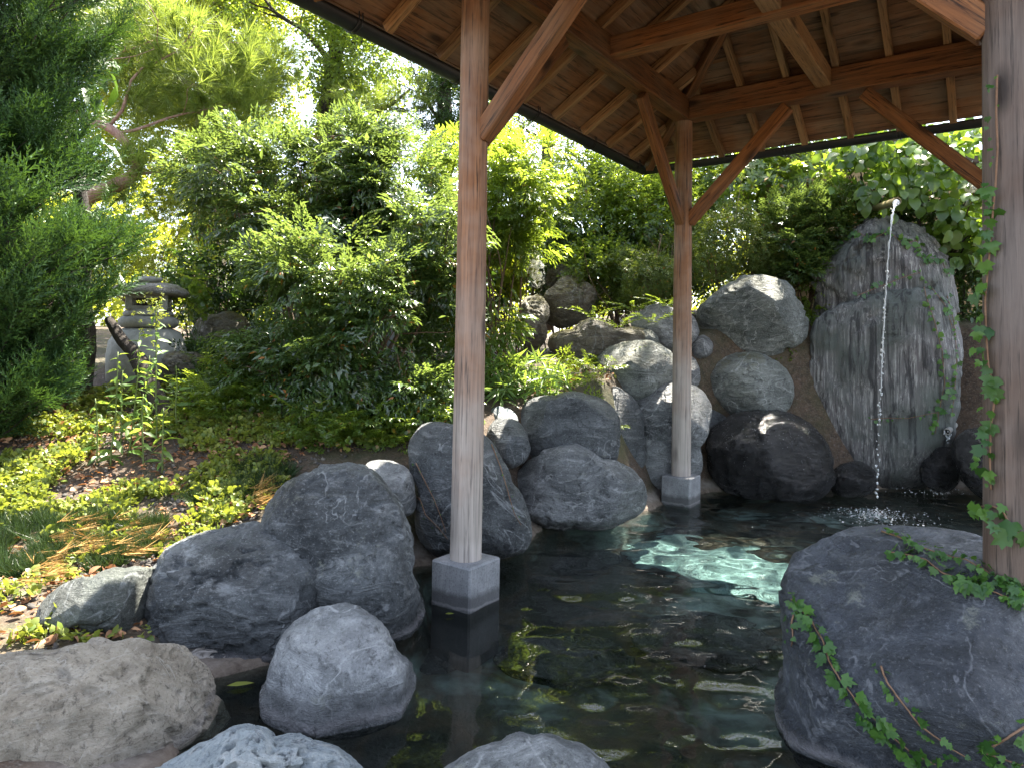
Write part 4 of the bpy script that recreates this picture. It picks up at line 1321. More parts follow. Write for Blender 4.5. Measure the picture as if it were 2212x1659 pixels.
# ------------------------------------------------------------------ shrubs and trees
o = plant('nandina_bush', 'lower glossy nandina bush left of the front post, stems showing', 'bush', gpt(760, 4.9),
      [blob(690, 640, 5.0, 150, 130), blob(840, 700, 4.9, 150, 170), blob(600, 760, 4.9, 90, 120), blob(920, 560, 5.2, 110, 120), blob(720, 800, 4.7, 120, 80), blob(900, 850, 4.7, 110, 60), blob(600, 560, 5.3, 80, 50)],
      TP_NAN + TP_NAN_S + TP_BROAD[:1], 'nandina', 1900, (0.6, 1.35), 18, 0.011, up=-0.1, rand=0.7, seed=2, gap=0.36, freq=3.4, shell=0.25, big=(leaf_tpl(0.075, 0.024, 'lance', .3, .3), 420, (.7, 1.2)))
plant('nandina_bush', 'tall nandina bush with sun bleached upper leaves behind the lower one', 'bush', gpt(650, 6.1),
      [blob(560, 400, 6.2, 170, 110), blob(720, 400, 6.0, 170, 120), blob(860, 430, 6.0, 130, 130), blob(470, 360, 6.3, 90, 60), blob(800, 330, 6.2, 100, 60), blob(620, 500, 5.9, 150, 80)],
      TP_NAN + TP_NAN_S + TP_BROAD[:1], 'nandina', 2100, (0.7, 1.45), 14, 0.013, up=-0.05, rand=0.65, seed=4, gap=0.34, freq=3.2, shell=0.25, big=(leaf_tpl(0.085, 0.026, 'lance', .3, .3), 420, (.7, 1.2)))
plant('nandina_bush', 'upright nandina bush between the front post and the sunny stones', 'bush', gpt(1080, 6.3),
      [blob(1120, 430, 6.2, 100, 130), blob(1080, 560, 6.0, 80, 110), blob(1150, 350, 6.4, 90, 60), blob(1000, 420, 6.4, 90, 130), blob(1050, 690, 5.6, 70, 90)],
      TP_NAN + TP_NAN_S, 'mid_leaf', 1300, (0.6, 1.3), 12, 0.012, up=0.0, rand=0.65, seed=6, gap=0.3, freq=3.2, shell=0.25, big=(leaf_tpl(0.08, 0.026, 'lance', .3, .3), 260, (.7, 1.2)))
plant('bamboo_grass', 'bright bamboo grass with long white edged leaves above the square boulder', 'plant', gpt(1140, 5.4),
      [blob(1140, 820, 5.35, 75, 45), blob(1085, 830, 5.2, 50, 50), blob(1200, 840, 5.5, 45, 30)], TP_SASA, 'weed', 150, (0.7, 1.1), 10, 0.004, 'stem_green', up=0.5, seed=8, gap=-1, big=(leaf_tpl(0.16, 0.022, 'lance', .3, .3), 160, (.7, 1.1)))
plant('shrub', 'loose small leaved shrub on the bank left of the rear post', 'bush', gpt(1330, 8.0),
      [blob(1300, 480, 8.0, 110, 110), blob(1400, 470, 7.8, 100, 110), blob(1260, 400, 8.4, 90, 70), blob(1380, 400, 8.4, 110, 60), blob(1300, 590, 7.4, 90, 60), blob(1480, 440, 8.2, 70, 80)],
      TP_BROAD, 'mid_leaf', 4200, (0.8, 1.25), 12, 0.014, up=0.1, seed=9, gap=-0.1)
plant('azalea_bush', 'clipped round azalea mound right of the rear post', 'bush', gpt(1580, 7.0),
      [blob(1580, 530, 7.0, 95, 75), blob(1640, 560, 6.9, 50, 55), blob(1530, 570, 6.8, 55, 45)], TP_AZA, 'azalea', 3800, (0.9, 1.35), 14, 0.007, up=0.3, seed=10, gap=-0.2, shell=0.7)
plant('azalea_bush', 'darker azalea mound left of the rear post above the ferns', 'bush', gpt(1380, 6.9),
      [blob(1390, 600, 6.9, 100, 65), blob(1300, 620, 7.1, 70, 50), blob(1440, 560, 7.0, 60, 60)], TP_AZA, 'azalea', 4600, (0.9, 1.35), 14, 0.007, up=0.3, seed=11, gap=-0.2, shell=0.7)
plant('pittosporum_bush', 'bush with whorls of blunt leaves below the eave right of the rear post', 'bush', gpt(1660, 7.6),
      [blob(1640, 420, 7.6, 110, 80), blob(1740, 410, 7.5, 90, 80), blob(1560, 400, 7.9, 80, 80), blob(1700, 340, 7.9, 140, 60)], TP_PITTO, 'mid_leaf', 1250, (0.7, 1.2), 10, 0.014, up=0.4, seed=12, gap=-0.1)
plant('nandina_bush', 'fine leaved nandina beside the standing slab', 'bush', gpt(1740, 6.95),
      [blob(1720, 520, 7.0, 90, 80), blob(1790, 500, 6.9, 70, 70), blob(1740, 590, 6.8, 60, 50)], TP_NAN, 'nandina', 800, (0.8, 1.1), 12, 0.008, up=0.3, seed=13)
plant('hydrangea', 'hydrangea with yellow green leaves in the sunny gap', 'bush', gpt(1120, 7.2),
      [blob(1110, 580, 7.2, 60, 60), blob(1080, 520, 7.4, 60, 60)], [sp_whorl(0.13, 0.075, 6, 'round') for _ in range(2)], 'yellow_leaf', 110, (0.8, 1.2), 8, 0.008, up=0.5, seed=14, gap=-1)
# white flower heads on the hydrangea
hy = empty('flower_head', W(1143, 575, 6.95), 'white cone of hydrangea flowers in bright sun', 'flower')
Pf, Df = blob_points([blob(1143, 560, 6.95, 22, 45), blob(1160, 590, 6.9, 18, 35)], 420, 0.6, -1, 3)
V, F, r = scatter([sp_whorl(0.016, 0.014, 4, 'round')], Pf, frames(Df), rng.uniform(.8, 1.2, len(Pf)))
link('petals', mesh_np('petals', V - np.array(hy.location), F, M['petal'], r), hy, kind='stuff')
st = Bag()
limb(st, gpt(1143, 6.95), W(1143, 590, 6.95), 0.008, 0.005)
link('stem', st.mesh('stem', M['stem'], hy.location), hy)

plant('shrub', 'sunny low shrub with reddish tips behind the stone lantern', 'bush', gpt(330, 7.4),
      [blob(300, 520, 7.4, 120, 60), blob(420, 500, 7.6, 120, 70), blob(240, 560, 7.2, 70, 60), blob(380, 570, 7.2, 90, 50)], TP_AZA, 'yellow_leaf', 2600, (1.1, 1.7), 12, 0.01, up=0.4, seed=15, gap=-0.1)
plant('shrub', 'shaded shrub between the lantern and the lower nandina', 'bush', gpt(470, 6.6),
      [blob(480, 600, 6.7, 90, 70), blob(540, 560, 6.9, 100, 80), blob(420, 610, 6.5, 50, 60), blob(400, 640, 6.2, 35, 40)], TP_BROAD, 'dark_leaf', 900, (0.7, 1.1), 10, 0.01, up=0.2, seed=16)
plant('shrub', 'dark low shrub row seen through the stems of the lower nandina', 'bush', gpt(760, 6.9),
      [blob(600, 690, 7.0, 110, 70), blob(740, 680, 7.0, 120, 80), blob(880, 680, 7.0, 120, 80), blob(980, 640, 7.2, 100, 90), blob(900, 780, 6.0, 120, 50)], TP_BROAD, 'dark_leaf', 2200, (0.9, 1.4), 10, 0.01, up=0.1, seed=51, gap=-0.3, shell=0.3)
plant('shrub', 'dark undergrowth shrub behind the sunlit stack stone', 'bush', gpt(1200, 8.2),
      [blob(1180, 560, 8.0, 110, 70), blob(1300, 560, 8.0, 120, 80), blob(1450, 560, 8.2, 120, 90)], TP_BROAD, 'dark_leaf', 2000, (0.9, 1.4), 10, 0.01, up=0.1, seed=52, gap=-0.3, shell=0.3)
plant('round_leaf_plant', 'bright round leaved plant hanging beside the lantern roof', 'plant', gpt(410, 5.9),
      [blob(410, 620, 5.8, 45, 45), blob(430, 670, 5.8, 25, 25)], [sp_whorl(0.05, 0.05, 5, 'round') for _ in range(2)], 'mid_leaf', 70, (0.8, 1.1), 6, 0.004, 'stem_green', up=0.5, seed=17, gap=-1)

# big foreground cedar
def cedar_tree():
    b = gpt(-25, 4.3)
    o = empty('cedar_tree', b, 'dark young cedar with feathery upright sprays in the near left', 'tree')
    P, D = [], []
    g = Bag()
    top = b + np.array([0.05, 0.0, 5.2])
    tr = limb(g, b - np.array([0, 0, .1]), top, 0.075, 0.03, 14, 0.015, 10)
    bt = Bag()
    for i in range(460):
        t = rng.uniform(0.0, 1.0) ** 1.15
        z = b[2] + 0.16 + t * 4.6
        a = rng.uniform(0, 2 * PI)
        bend = 1 + 0.30 * math.sin(z * 4.1 + 0.8) * (0.5 + 0.5 * math.cos(a))
        ln = (0.73 - 0.08 * t) * rng.uniform(0.55, 1.0) * bend * 0.93
        st = np.array([b[0] + 0.01 * t, b[1], z - 0.18])
        e = st + np.array([math.cos(a) * ln, math.sin(a) * ln, 0.14 + 0.24 * rng.random()])
        pts = limb(bt, st, e, 0.008, 0.003, 6, 0.03, 4)
        for k in range(7):
            u = rng.uniform(0.12, 1.0)
            q = st + (e - st) * u
            P.append(q + rng.normal(0, .02, 3))
            D.append(np.array([math.cos(a) * 0.8, math.sin(a) * 0.8, 0.75]) + rng.normal(0, 0.33, 3))
        P.append(e)
        D.append(np.array([math.cos(a) * 0.55, math.sin(a) * 0.55, 1.0]))
    P, D = np.array(P), np.array(D)
    V, F, r = scatter(TP_CEDAR, P, frames(D, 0.5), rng.uniform(0.85, 1.5, len(P)))
    link('foliage', mesh_np('foliage', V - b, F, M['cedar'], r), o, kind='stuff')
    link('trunk', g.mesh('trunk', M['bark_dark'], b), o)
    link('branch', bt.mesh('branch', M['bark_dark'], b), o, kind='stuff')
cedar_tree()

def tree(name, label, base, trunk_pts, radii, limbs, blobs, tpls, mat, n, sc=(0.9, 1.3), bark='bark', seed=1, gap=0.0, up=0.1, group='trees behind the garden', shell=0.35, freq=1.3, rand=0.6, keep_back=0.7, part='foliage'):
    base = np.array(base, float)
    o = empty(name, base, label, 'tree', group)
    g = Bag()
    tp = np.array(trunk_pts, float)
    # resample the trunk smoothly
    t = np.linspace(0, len(tp) - 1, 6 * len(tp))
    pts = np.stack([np.interp(t, np.arange(len(tp)), tp[:, j]) for j in range(3)], -1)
    kk = np.array([1, 2, 3, 2, 1]) / 9.0
    for j in range(3):
        c = np.concatenate([[pts[0, j]] * 2, pts[:, j], [pts[-1, j]] * 2])
        pts[:, j] = np.convolve(c, kk, 'valid')
    rr = np.interp(t, np.linspace(0, len(tp) - 1, len(radii)), radii)
    V, F = tube_np(pts, rr, 12)
    V = V + 0.05 * rr.mean() * fbm(V * 9, 2, seed)[:, None]
    g.add(V, F)
    link('trunk', g.mesh('trunk', M[bark], base), o)
    if limbs:
        g = Bag()
        for a, b, r0 in limbs:
            q = limb(g, a, b, r0, r0 * 0.3, 9, 0.10, 7)
            for k in range(4):
                s = q[rng.integers(3, 9)]
                limb(g, s, s + (np.array(b) - np.array(a)) * 0.25 + rng.normal(0, .35, 3), r0 * 0.35, r0 * 0.1, 6, 0.12, 5)
        link('limb', g.mesh('limb', M[bark], base), o, kind='stuff')
    P, D = blob_points(blobs, n, shell, gap, seed, freq, keep_back)
    D = D / np.linalg.norm(D, axis=1)[:, None] + np.array([0, 0, up]) + rng.normal(0, rand, D.shape)
    V, F, r = scatter(tpls, P, frames(D, 0.4), rng.uniform(sc[0], sc[1], len(P)))
    link(part, mesh_np(part, V - base, F, M[mat], r), o, kind='stuff')
    return o

# red pine: pink limbs and long pale needles
Yp = 7.2
tree('pine_tree', 'red pine with pink bark limb bending behind the cedar', gpt(120, Yp),
     [gpt(120, Yp), W(150, 520, Yp), W(180, 430, Yp), W(245, 405, Yp), W(292, 378, Yp), W(300, 355, Yp), W(270, 305, Yp), W(235, 275, Yp), W(180, 258, Yp), W(120, 180, Yp), W(60, 40, Yp + .2), W(40, -200, Yp + .3)],
     [0.13, 0.10, 0.085, 0.075, 0.062, 0.05, 0.048, 0.045, 0.042, 0.04, 0.03, 0.02],
     [(W(235, 275, Yp), W(420, 60, 7.6), 0.02), (W(120, 180, Yp), W(330, 90, 7.4), 0.022), (W(290, 375, Yp), W(430, 380, 7.4), 0.018), (W(250, 290, Yp), W(520, 220, 7.9), 0.018)],
     [blob(420, 160, 7.8, 150, 110), blob(320, 80, 7.6, 110, 80), blob(480, 250, 8.0, 110, 70), blob(320, 380, 7.4, 90, 60), blob(560, 150, 8.2, 90, 60), blob(270, 200, 7.4, 70, 60)],
     TP_PINE, 'pine', 900, (1.1, 1.6), 'bark_pink', 21, 0.02, 0.3)
tree('leafy_tree', 'pale trunked tree with yellow green leaves above the pine', gpt(450, 10),
     [gpt(450, 10), W(452, 260, 10), W(470, 120, 10), W(480, 0, 10), W(490, -250, 10)], [0.26, 0.20, 0.17, 0.14, 0.09],
     [(W(465, 150, 10), W(330, -60, 10.5), 0.06), (W(478, 40, 10), W(600, -160, 9.5), 0.06), (W(460, 200, 10), W(270, 120, 9.6), 0.05), (W(478, 20, 10), W(400, -250, 9), 0.06)],
     [blob(380, 40, 10.3, 220, 120), blob(520, -60, 10.8, 240, 100), blob(280, 150, 10.6, 120, 100), blob(480, 180, 11, 150, 80), blob(190, 40, 10, 130, 120), blob(330, 280, 11, 120, 70), blob(240, 340, 10.5, 90, 70), blob(430, 330, 11.5, 110, 60)],
     TP_MAPLE, 'yellow_leaf', 7200, (1.1, 2.0), 'bark', 22, 0.08)
tree('leafy_tree', 'tree with thin dark trunks and dense foliage left of the eave', gpt(690, 9.6),
     [gpt(690, 9.6), W(700, 280, 9.6), W(720, 150, 9.6), W(735, 60, 9.6), W(760, -220, 9.6)], [0.17, 0.13, 0.11, 0.10, 0.06],
     [(W(720, 150, 9.6), W(560, -20, 9.4), 0.05), (W(730, 100, 9.6), W(860, 60, 9.2), 0.05), (W(710, 220, 9.6), W(860, 240, 9.2), 0.04), (W(740, 30, 9.6), W(600, -220, 9), 0.05)],
     [blob(660, 130, 9.6, 170, 120), blob(800, 120, 9.4, 140, 100), blob(620, -30, 9.3, 200, 90), blob(780, -40, 10, 200, 90), blob(740, 260, 9.8, 110, 60), blob(560, 240, 9.8, 90, 70)],
     TP_MAPLE, 'mid_leaf', 3600, (1.1, 1.7), 'bark_dark', 23, 0.06)
tree('pine_tree', 'crooked pine branch tree against the bright sky left of the front post', gpt(840, 8.6),
     [gpt(840, 8.6), W(800, 330, 8.6), W(786, 280, 8.6), W(800, 245, 8.6), W(850, 225, 8.6), W(890, 190, 8.6)], [0.09, 0.06, 0.05, 0.035, 0.025, 0.012],
     [(W(800, 250, 8.6), W(830, 290, 8.5), 0.02), (W(830, 235, 8.6), W(905, 240, 8.6), 0.018), (W(790, 290, 8.6), W(850, 330, 8.4), 0.02)],
     [blob(780, 210, 8.6, 70, 45), blob(880, 200, 8.5, 50, 40), blob(860, 320, 8.5, 60, 40)], TP_PINE, 'pine', 190, (0.7, 1.0), 'bark_dark', 24, 0.0)
tree('evergreen_tree', 'dark dense evergreen showing just left of the front post', gpt(960, 9.0),
     [gpt(960, 9.0), W(960, 300, 9), W(960, 100, 9), W(965, -150, 9)], [0.14, 0.11, 0.08, 0.04],
     [(W(960, 280, 9), W(910, 200, 8.8), 0.03), (W(960, 200, 9), W(1010, 120, 8.8), 0.03)],
     [blob(965, 220, 9, 65, 90), blob(985, 300, 8.9, 60, 50), blob(960, 130, 9, 50, 70), blob(1060, 280, 9.3, 60, 50)], TP_CYP, 'dark_leaf', 1500, (1.0, 1.5), 'bark_dark', 25, -0.2)
tree('leafy_tree', 'slim trunked tree seen between the front post and the eave', gpt(1180, 10),
     [gpt(1180, 10), W(1182, 400, 10), W(1184, 280, 10), W(1190, 0, 10), W(1200, -200, 10)], [0.11, 0.09, 0.085, 0.07, 0.04],
     [(W(1184, 300, 10), W(1110, 260, 9.8), 0.03), (W(1184, 260, 10), W(1270, 330, 9.8), 0.03)],
     [blob(1140, 300, 10, 90, 50), blob(1240, 380, 10, 80, 45), blob(1200, 60, 10, 250, 160)], TP_MAPLE, 'mid_leaf', 1300, (1.1, 1.6), 'bark', 26, 0.05)
tree('leafy_tree', 'grey trunked tree below the eave corner', gpt(1410, 11),
     [gpt(1410, 11), W(1412, 400, 11), W(1415, 250, 11), W(1420, -100, 11)], [0.18, 0.15, 0.14, 0.1],
     [(W(1413, 330, 11), W(1300, 250, 10.6), 0.05), (W(1414, 300, 11), W(1540, 250, 10.8), 0.05)],
     [blob(1340, 400, 11, 80, 40), blob(1470, 360, 11, 90, 60), blob(1350, 100, 10.5, 260, 200), blob(1650, 120, 10.5, 240, 200)], TP_MAPLE, 'mid_leaf', 2000, (1.2, 1.8), 'bark', 27, 0.0)
tree('leafy_tree', 'broad tree whose crown spreads above the rear of the pavilion', gpt(1950, 10.2),
     [gpt(1950, 10.2), W(1950, 200, 10.2), W(1940, -100, 10), W(1930, -500, 9.6)], [0.22, 0.18, 0.15, 0.08],
     [(W(1945, 0, 10), W(1700, -300, 9), 0.07), (W(1945, -100, 10), W(2300, -350, 9), 0.07), (W(1940, -200, 10), W(1900, -700, 8), 0.06)],
     [(np.array([2.2, 9.3, 6.4]), (1.2, 1.0, 0.8)), (np.array([6.2, 8.6, 6.4]), (1.6, 1.4, 1.2)), (np.array([4.6, 9.6, 8.0]), (2.2, 1.5, 1.3))],
     TP_MAPLE, 'mid_leaf', 1700, (1.6, 2.4), 'bark', 28, -0.1)
# the loquat like tree behind the cedar: dark trunk, long hanging leaves
lo = gpt(185, 5.0)
lq = empty('loquat_tree', lo, 'dark trunked tree with long shiny hanging leaves behind the cedar', 'tree', 'trees behind the garden')
g = Bag()
limb(g, lo - np.array([0, 0, .1]), W(180, 540, 5.0), 0.07, 0.06, 9, 0.03, 10)
limb(g, W(180, 540, 5.0), W(150, 60, 5.2), 0.055, 0.03, 9, 0.05, 9)
link('trunk', g.mesh('trunk', M['bark_dark'], lo), lq)
lt = leaf_tpl(0.20, 0.062, 'lance', 0.25, 0.35)
lme = mesh_np('leaf', lt[0], lt[1], M['dark_leaf'], np.full(len(lt[0]), 0.6))
for i in range(46):
    p = W(rng.uniform(130, 265), rng.choice([rng.uniform(60, 330), rng.uniform(430, 620)]), rng.uniform(4.6, 5.1))
    D = np.array([[rng.uniform(-.4, .8), rng.uniform(-.9, .3), rng.uniform(-.9, .1)]])
    R = frames(D, 0.3)[0]
    Mt = Matrix([[*R[i2], (p - lo)[i2]] for i2 in range(3)] + [[0, 0, 0, 1]]) @ Matrix.Scale(rng.uniform(.7, 1.1), 4)
    link('leaf', lme, lq, M=Mt)

# far wood closing the view low between the trunks
Pw = []
for i in range(90):
    a = rng.uniform(-0.75, 0.8)
    r = rng.uniform(15, 24)
    Pw.append((np.array([math.sin(a) * r, math.cos(a) * r, 1.9 + rng.uniform(0.3, 1.6)]), (rng.uniform(1.2, 2.2), rng.uniform(1.0, 1.6), rng.uniform(0.9, 1.7))))
P, D = blob_points(Pw, 9500, 0.6, -0.1, 44, 0.8, 0.1)
D = D + rng.normal(0, .5, D.shape)
V, F, r = scatter([sp_twig(0.10, 0.055, 8, 0.3, 'lance') for _ in range(3)], P, frames(D, .4), rng.uniform(1.1, 1.9, len(P)))
link('wood', mesh_np('wood', V, F, M['yellow_leaf'], r), label='sunlit wood closing the view behind the garden', kind='stuff')

# ------------------------------------------------------------------ garden wall with lattice, viburnum, ivy
wl = empty('garden_wall', (5.2, 7.9, 1.6), 'ochre plaster garden wall half hidden by leaves behind the slab', 'wall')
link('wall_panel', box_mesh('wall_panel', 6.0, 0.15, 3.0, M['wall'], 0.01), wl, M=T((0.6, 0, 0.25)))
link('coping', box_mesh('coping', 6.1, 0.28, 0.1, M['lattice'], 0.01), wl, M=T((0.6, 0, 1.80)))
lat = empty('bamboo_lattice', (4.75, 7.05, 1.2), 'dark bamboo lattice screen behind the near post', 'lattice')
for i in range(11):
    link('slat', box_mesh('slat', 0.02, 0.014, 2.1, M['lattice'], 0), lat, M=T((-0.75 + i * 0.15, 0, 0.9)))
for i in range(8):
    link('rail', box_mesh('rail', 1.7, 0.012, 0.018, M['lattice'], 0), lat, M=T((0, -0.014, 0.05 + i * 0.25)))

vb_base = gpt(1960, 6.9)
vb = plant('viburnum_bush', 'large round leaved bush hanging over the spout, sunlit from behind', 'bush', vb_base,
      [blob(1900, 360, 6.7, 130, 75), blob(2040, 350, 6.6, 130, 80), blob(2110, 430, 6.4, 90, 110), blob(1860, 330, 6.9, 80, 50), blob(2060, 500, 6.6, 70, 60)],
      [sp_whorl(0.12, 0.085, 3, 'round') for _ in range(3)], 'viburnum', 420, (0.75, 1.15), 12, 0.012, 'bark_dark', up=-0.3, seed=31, gap=-1, rand=0.6)
vl = leaf_tpl(0.125, 0.095, 'round', 0.22, 0.25)
vmes = [mesh_np('leaf', vl[0], vl[1], M['viburnum'], np.full(len(vl[0]), k)) for k in (0.1, 0.5, 0.9)]
Pv, Dv = blob_points([blob(1890, 375, 6.45, 110, 65), blob(2030, 365, 6.3, 120, 80), blob(2100, 440, 6.1, 70, 90), blob(1935, 420, 6.3, 70, 40), blob(2070, 520, 6.3, 50, 60)], 230, 0.75, -1, 33, 2, 0.05)
Dv = Dv / np.linalg.norm(Dv, axis=1)[:, None] * 0.7 + np.array([0, -0.25, -0.75]) + rng.normal(0, .35, Dv.shape)
for k in range(3):
    leaf_parts(vb, vmes[k], Pv[k::3], Dv[k::3], rng.uniform(.7, 1.1, len(Pv[k::3])), 0.5, (0, -.6, .8))
for lab, px, py, Yd, rr in (('white flower cluster high in the round leaved bush', 1995, 345, 6.2, 22), ('white flower cluster beside the near post', 2105, 405, 6.0, 18)):
    fc = W(px, py, Yd)
    Pf, Df = blob_points([blob(px, py, Yd, rr, rr * .6)], 130, 0.6, -1, 3)
    V, F, r = scatter([sp_whorl(0.014, 0.012, 4, 'round')], Pf, frames(Df), rng.uniform(.8, 1.2, len(Pf)))
    fo = empty('flower_head', fc, lab, 'flower', 'white flower clusters of the round leaved bush')
    link('petals', mesh_np('petals', V - fc, F, M['petal'], r), fo, kind='stuff')
    st = Bag()
    limb(st, fc + np.array([0.02, 0.02, 0.0]), fc + np.array([0.1, 0.25, -0.2]), 0.005, 0.006)
    link('stem', st.mesh('stem', M['stem'], fc), fo)

plant('wall_climber', 'dark climbing foliage over the wall right of the slab', 'climber', gpt(2080, 6.95),
      [blob(2095, 560, 6.85, 60, 80), blob(2110, 720, 6.8, 45, 110), blob(2000, 480, 7.0, 80, 60), blob(2110, 860, 6.6, 45, 70), blob(1900, 450, 7.1, 60, 50)], TP_BROAD, 'dark_leaf', 1500, (0.8, 1.3), 8, 0.008, 'bark_dark', up=-0.2, seed=35, gap=-0.3, shell=0.2)
iv = ivy_tpl(0.075)
imes = []
for k, sx, bend, tw in ((0.05, 1.0, 0.1, 0.0), (0.3, 1.15, 0.5, 0.2), (0.5, 0.85, -0.3, -0.2), (0.7, 1.05, 0.7, 0.3), (0.9, 0.9, 0.3, -0.3), (0.2, 1.1, -0.5, 0.15)):
    q4 = iv[0] * np.array([sx, 1, 1])
    q4[:, 2] += -bend * q4[:, 1] ** 2 / 0.075 * 0.5 + tw * q4[:, 0] + rng.normal(0, .0025, len(q4))
    q4[:, :2] *= 1 + rng.normal(0, .06, (len(q4), 1))
    imes.append(mesh_np('leaf', q4, iv[1], M['ivy'], np.full(len(q4), k)))

def ivy(label, key, px_pts, size, step=16, group='ivy vines', off=0.012, jitter=7, double=1, fallback=None):
    """a vine over a rock: the stem follows the surface under the picture points"""
    pts, nors = [], []
    a = np.array(px_pts, float)
    seg = np.concatenate([[0], np.cumsum(np.hypot(*np.diff(a, axis=0).T))])
    for s in np.arange(0, seg[-1], 6.0):
        x, y = np.interp(s, seg, a[:, 0]), np.interp(s, seg, a[:, 1])
        h, nn = cast(key, x, y)
        if h is None:
            if fallback is None:
                continue
            h, nn = Vector(W(x, y, fallback)), Vector((0, -1, 0.2))
        if nn.dot(Vector(CAM) - h) < 0:
            nn = -nn
        pts.append(np.array(h) + np.array(nn) * off * 0.5)
        nors.append(np.array(nn))
    if len(pts) < 3:
        return
    pts, nors = np.array(pts), np.array(nors)
    o = empty('ivy_vine', pts[0], label, 'ivy', group)
    V, F = tube_np(pts, np.linspace(0.0032, 0.0018, len(pts)), 6)
    link('stem', mesh_np('stem', V - pts[0], F, M['stem_red']), o)
    k = max(1, int(round(step / 6)))
    for i in range(0, len(pts), k):
        for _ in range(double):
            t = pts[min(i + 1, len(pts) - 1)] - pts[max(i - 1, 0)]
            t /= np.linalg.norm(t) + 1e-9
            sd = np.cross(nors[i], t) * rng.choice([-1, 1])
            d = sd * rng.uniform(.5, 1) + t * rng.uniform(-.5, .5) + np.array([0, 0, -0.55]) + 0.1 * nors[i]
            d /= np.linalg.norm(d)
            sc = size / 0.075 * rng.choice([rng.uniform(.4, .75), rng.uniform(.75, 1.25)]) * (0.75 + 0.25 * (1 - i / len(pts)))
            z = nors[i] + rng.normal(0, .35, 3) + np.array([0, 0, .3])
            x = np.cross(d, z)
            x /= np.linalg.norm(x)
            R = np.stack([x, d, np.cross(x, d)], -1) * sc
            p = pts[i] + nors[i] * off * rng.uniform(.6, 1.6) + sd * 0.01 - pts[0]
            link('leaf', imes[rng.integers(0, 6)], o, M=Matrix([[*R[j], p[j]] for j in range(3)] + [[0, 0, 0, 1]]))

G4 = 'ivy strands on the slate boulder'
ivy('long ivy strand hanging down the left face of the slate boulder', 'front', [(1712, 1296), (1725, 1305), (1749, 1337), (1779, 1385), (1791, 1427), (1821, 1475), (1857, 1523), (1893, 1553), (1929, 1589), (1965, 1619), (2025, 1650)], 0.038, 7, G4)
ivy('thin ivy shoot in the middle of the slate boulder face', 'front', [(1905, 1440), (1917, 1475), (1953, 1523), (1989, 1565), (2055, 1613), (2100, 1640)], 0.022, 14, G4)
ivy('topmost ivy strand along the crest of the slate boulder', 'front', [(1905, 1150), (1935, 1160), (1965, 1175), (2025, 1196), (2085, 1211), (2121, 1229), (2150, 1245)], 0.026, 8, G4)
ivy('ivy strand crossing the slate boulder top towards the near post', 'front', [(1925, 1195), (1960, 1200), (2001, 1211), (2037, 1240), (2085, 1255), (2133, 1275), (2187, 1295), (2212, 1310)], 0.032, 7, G4, double=1)
ivy('dense ivy bunch at the foot of the near post', 'front', [(2080, 1262), (2110, 1275), (2140, 1262), (2165, 1250), (2185, 1270), (2205, 1290), (2190, 1240), (2212, 1255)], 0.038, 7, G4, double=2)
ivy('ivy strand along the bottom of the slate boulder', 'front', [(2210, 1570), (2160, 1600), (2120, 1620), (2180, 1640), (2215, 1650)], 0.034, 14, G4)
ivy('short ivy tip at the left edge of the slate boulder', 'front', [(1716, 1330), (1712, 1350), (1716, 1380), (1712, 1400)], 0.026, 12, G4)
G5 = 'creeper stems on the dark boulders'
ivy('bare creeper stem left of the front post on the tall dark boulder', 'tall', [(900, 1000), (920, 1040), (940, 1080), (955, 1120), (965, 1150)], 0.011, 24, G5)
ivy('bare creeper stem right of the front post on the tall dark boulder', 'tall', [(1060, 960), (1080, 1010), (1095, 1060), (1110, 1110), (1125, 1135)], 0.011, 24, G5)
ivy('second thin creeper on the left side of the tall dark boulder', 'tall', [(890, 1060), (910, 1080), (920, 1110), (950, 1140), (970, 1165)], 0.010, 24, G5)
G6 = 'ivy strands on the standing slab'
ivy('ivy strand down the right edge of the standing slab', 'slab', [(1985, 560), (2000, 640), (2020, 700), (2035, 760), (2040, 830), (2030, 880), (2020, 940)], 0.06, 15, G6, fallback=6.15)
ivy('ivy strand curving across the top of the standing slab', 'slab', [(1850, 640), (1900, 620), (1950, 600), (1985, 590), (2010, 620), (2040, 660), (2060, 720)], 0.06, 14, G6, fallback=6.1)
ivy('ivy mass tumbling over the upper ledge of the slab', 'ledge', [(1820, 525), (1850, 500), (1880, 520), (1920, 500), (1950, 530), (1980, 520), (1990, 560), (2030, 560), (2050, 600)], 0.07, 9, G6, fallback=6.1, double=2)
ivy('thin ivy thread crossing the lower slab', 'slab', [(1880, 905), (1920, 902), (1960, 903), (2000, 895), (2030, 890)], 0.028, 14, G6)
ivy('ivy strand on the upper blue boulder beside the slab', 'slab', [(2045, 640), (2060, 700), (2066, 770), (2062, 840), (2055, 900)], 0.05, 15, G6, fallback=6.1)
